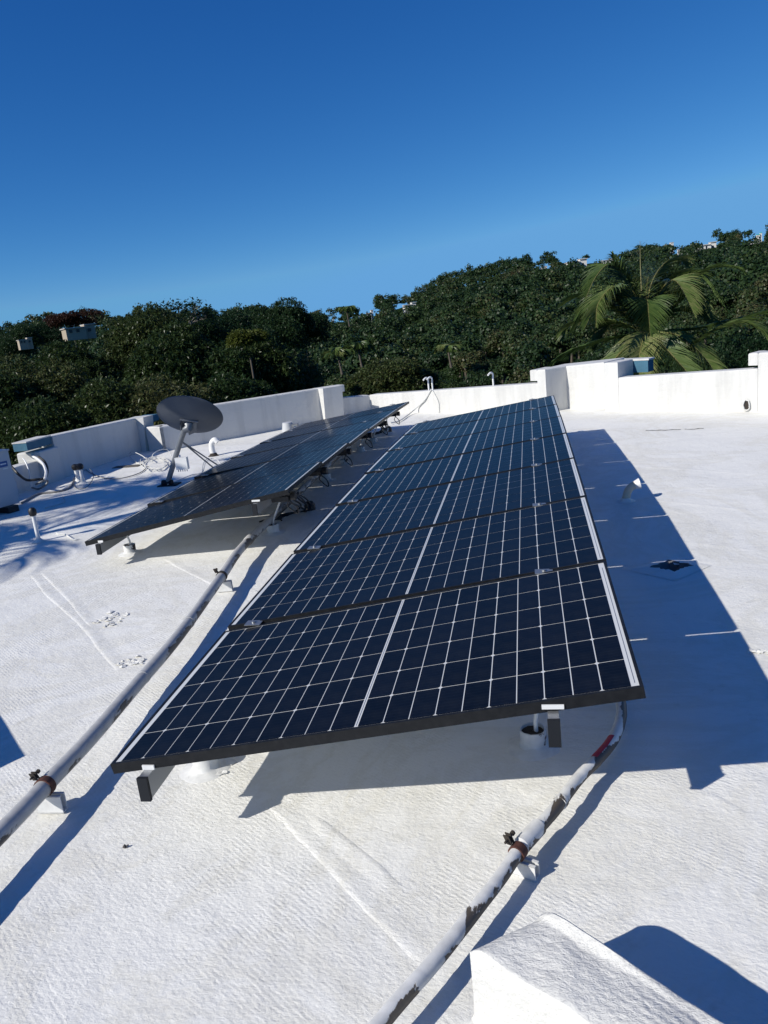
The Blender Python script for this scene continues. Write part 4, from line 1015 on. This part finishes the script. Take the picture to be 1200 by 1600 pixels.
# palm standing left of the house, its fronds shade the roof
def radial(n, L, seed):
    r = random.Random(seed); out = []
    for i in range(n):
        a = (i*2.4 if seed > 50 else (.72+r.uniform(-.55,.55)+math.pi*(i % 2)))+r.uniform(-.2,.2); el = r.uniform(.1, 1.1); c, s = math.cos(a), math.sin(a)
        out.append([(0,0,0), (c*L*.35, s*L*.35, L*.30*el), (c*L*.7, s*L*.7, L*.34*el), (c*L*.98, s*L*.98, L*(.30*el-.28))])
    return out
for j, (gxp, gyp, h, L) in enumerate(((-4.3, 7.9, 4.0, 2.0), (-6.0, 7.0, 3.6, 2.2), (-4.6, 6.0, 3.4, 2.2))):
    k = h/-sd[2]; palm((gxp-sd[0]*k, gyp-sd[1]*k, h), radial(9, L, j), ['palm left of the house whose fronds shade the roof by the dish', 'second palm left of the house shading the roof by the air conditioner', 'lowest palm left of the house shading the roof left of the far panel row'][j], -12, seed=80+20*j, nleaf=24, Ll=.7, wd=.018)
# small far palms on the slope
def small_palm(px, py, Y, s, label):
    p = atY(px, py, Y); palm(p, [[tuple(np.array(q)*1.0) for q in f] for f in radial(11, s, px)], label, p[2]-s*1.2, seed=px, nleaf=24, Ll=s*.42, wd=s*.05)
small_palm(542, 487, 190, 3.0, 'tiny palm silhouette on the skyline left of centre')
small_palm(528, 552, 100, 2.3, 'small palm among the trees above the far panel row')
small_palm(560, 545, 110, 2.4, 'small palm on the slope right of the skyline palm')
small_palm(700, 545, 110, 2.2, 'small palm on the slope above the hooked pipes')

# ------------------------------------------------------------------ houses on the hill
HL = ['white house on the ridge at the upper right', 'small white house on the ridge left of the right-hand one', 'white house with two roof levels below the ridge above the palm', 'long low pale house near the palm top',
      'white house low on the slope left of the palm', 'pale house with flat roof on the slope at the centre', 'cream house by the dip in the skyline', 'tiny white house on the ridge at the centre right', 'white house near the right edge',
      'turquoise-covered house at the right edge of the ridge', 'tan house under the reddish umbrella crown at the left', 'small cream house at the far left below the skyline', 'tiny pale hut on the slope right of the cream house', 'tiny white hut above the palm', 'tiny pale hut in the skyline dip']
for (hx, hy, hw, hh_), lb in zip(HOUSE_PX, HL):
    d = ray(hx, hy); az = math.degrees(math.atan2(d[0], d[1])); R = (ridge_R(az)-20) if hy < 440 else ridge_R(az)*.8
    if hx < 200: R = 56
    p = d*(R/math.hypot(d[0], d[1]))+np.array([0, 0, H+(.5 if hx > 200 else .3)]); wm = hw*R/1202*(.85 if hx > 200 else 1); hm = hh_*R/1202*.85
    T = thing('hill_house', (p[0], p[1], p[2]-hm), lb, 'house', 'houses on the hill')
    wall = M['house_tan'] if hx < 130 else M['house']; rf = M['teal'] if 'turquoise' in lb else M['house_roof']
    a = -math.radians(az)+.25; Mx = Matrix.Translation(Vector((p[0], p[1], p[2]-hm))) @ Matrix.Rotation(a, 4, 'Z')
    mb = MB(); lowz = -2.2 if hx > 200 else -.35; mb.box((-wm/2, -wm*.3, lowz), (wm*.15, wm*.3, hm*.9), M=Mx); mb.box((wm*.15, -wm*.15, lowz), (wm/2, wm*.3, hm*1.25), M=Mx); mb.build('wall', wall, T)
    mb = MB(); mb.box((-wm*.54, -wm*.36, hm*.9), (wm*.147, wm*.34, hm*1.04), M=Mx); mb.box((wm*.14, -wm*.2, hm*1.25), (wm*.54, wm*.34, hm*1.38), M=Mx); mb.build('roof', rf, T)
    for x in (-.35, -.12, .3):
        mb = MB(); y0 = -wm*.3 if x < .15 else -wm*.15; mb.box((wm*(x-.05), y0-.05, hm*.3), (wm*(x+.05), y0+.05, hm*.72), M=Mx); mb.build('window', M['dark_window'], T)
print('objects', len(bpy.data.objects))
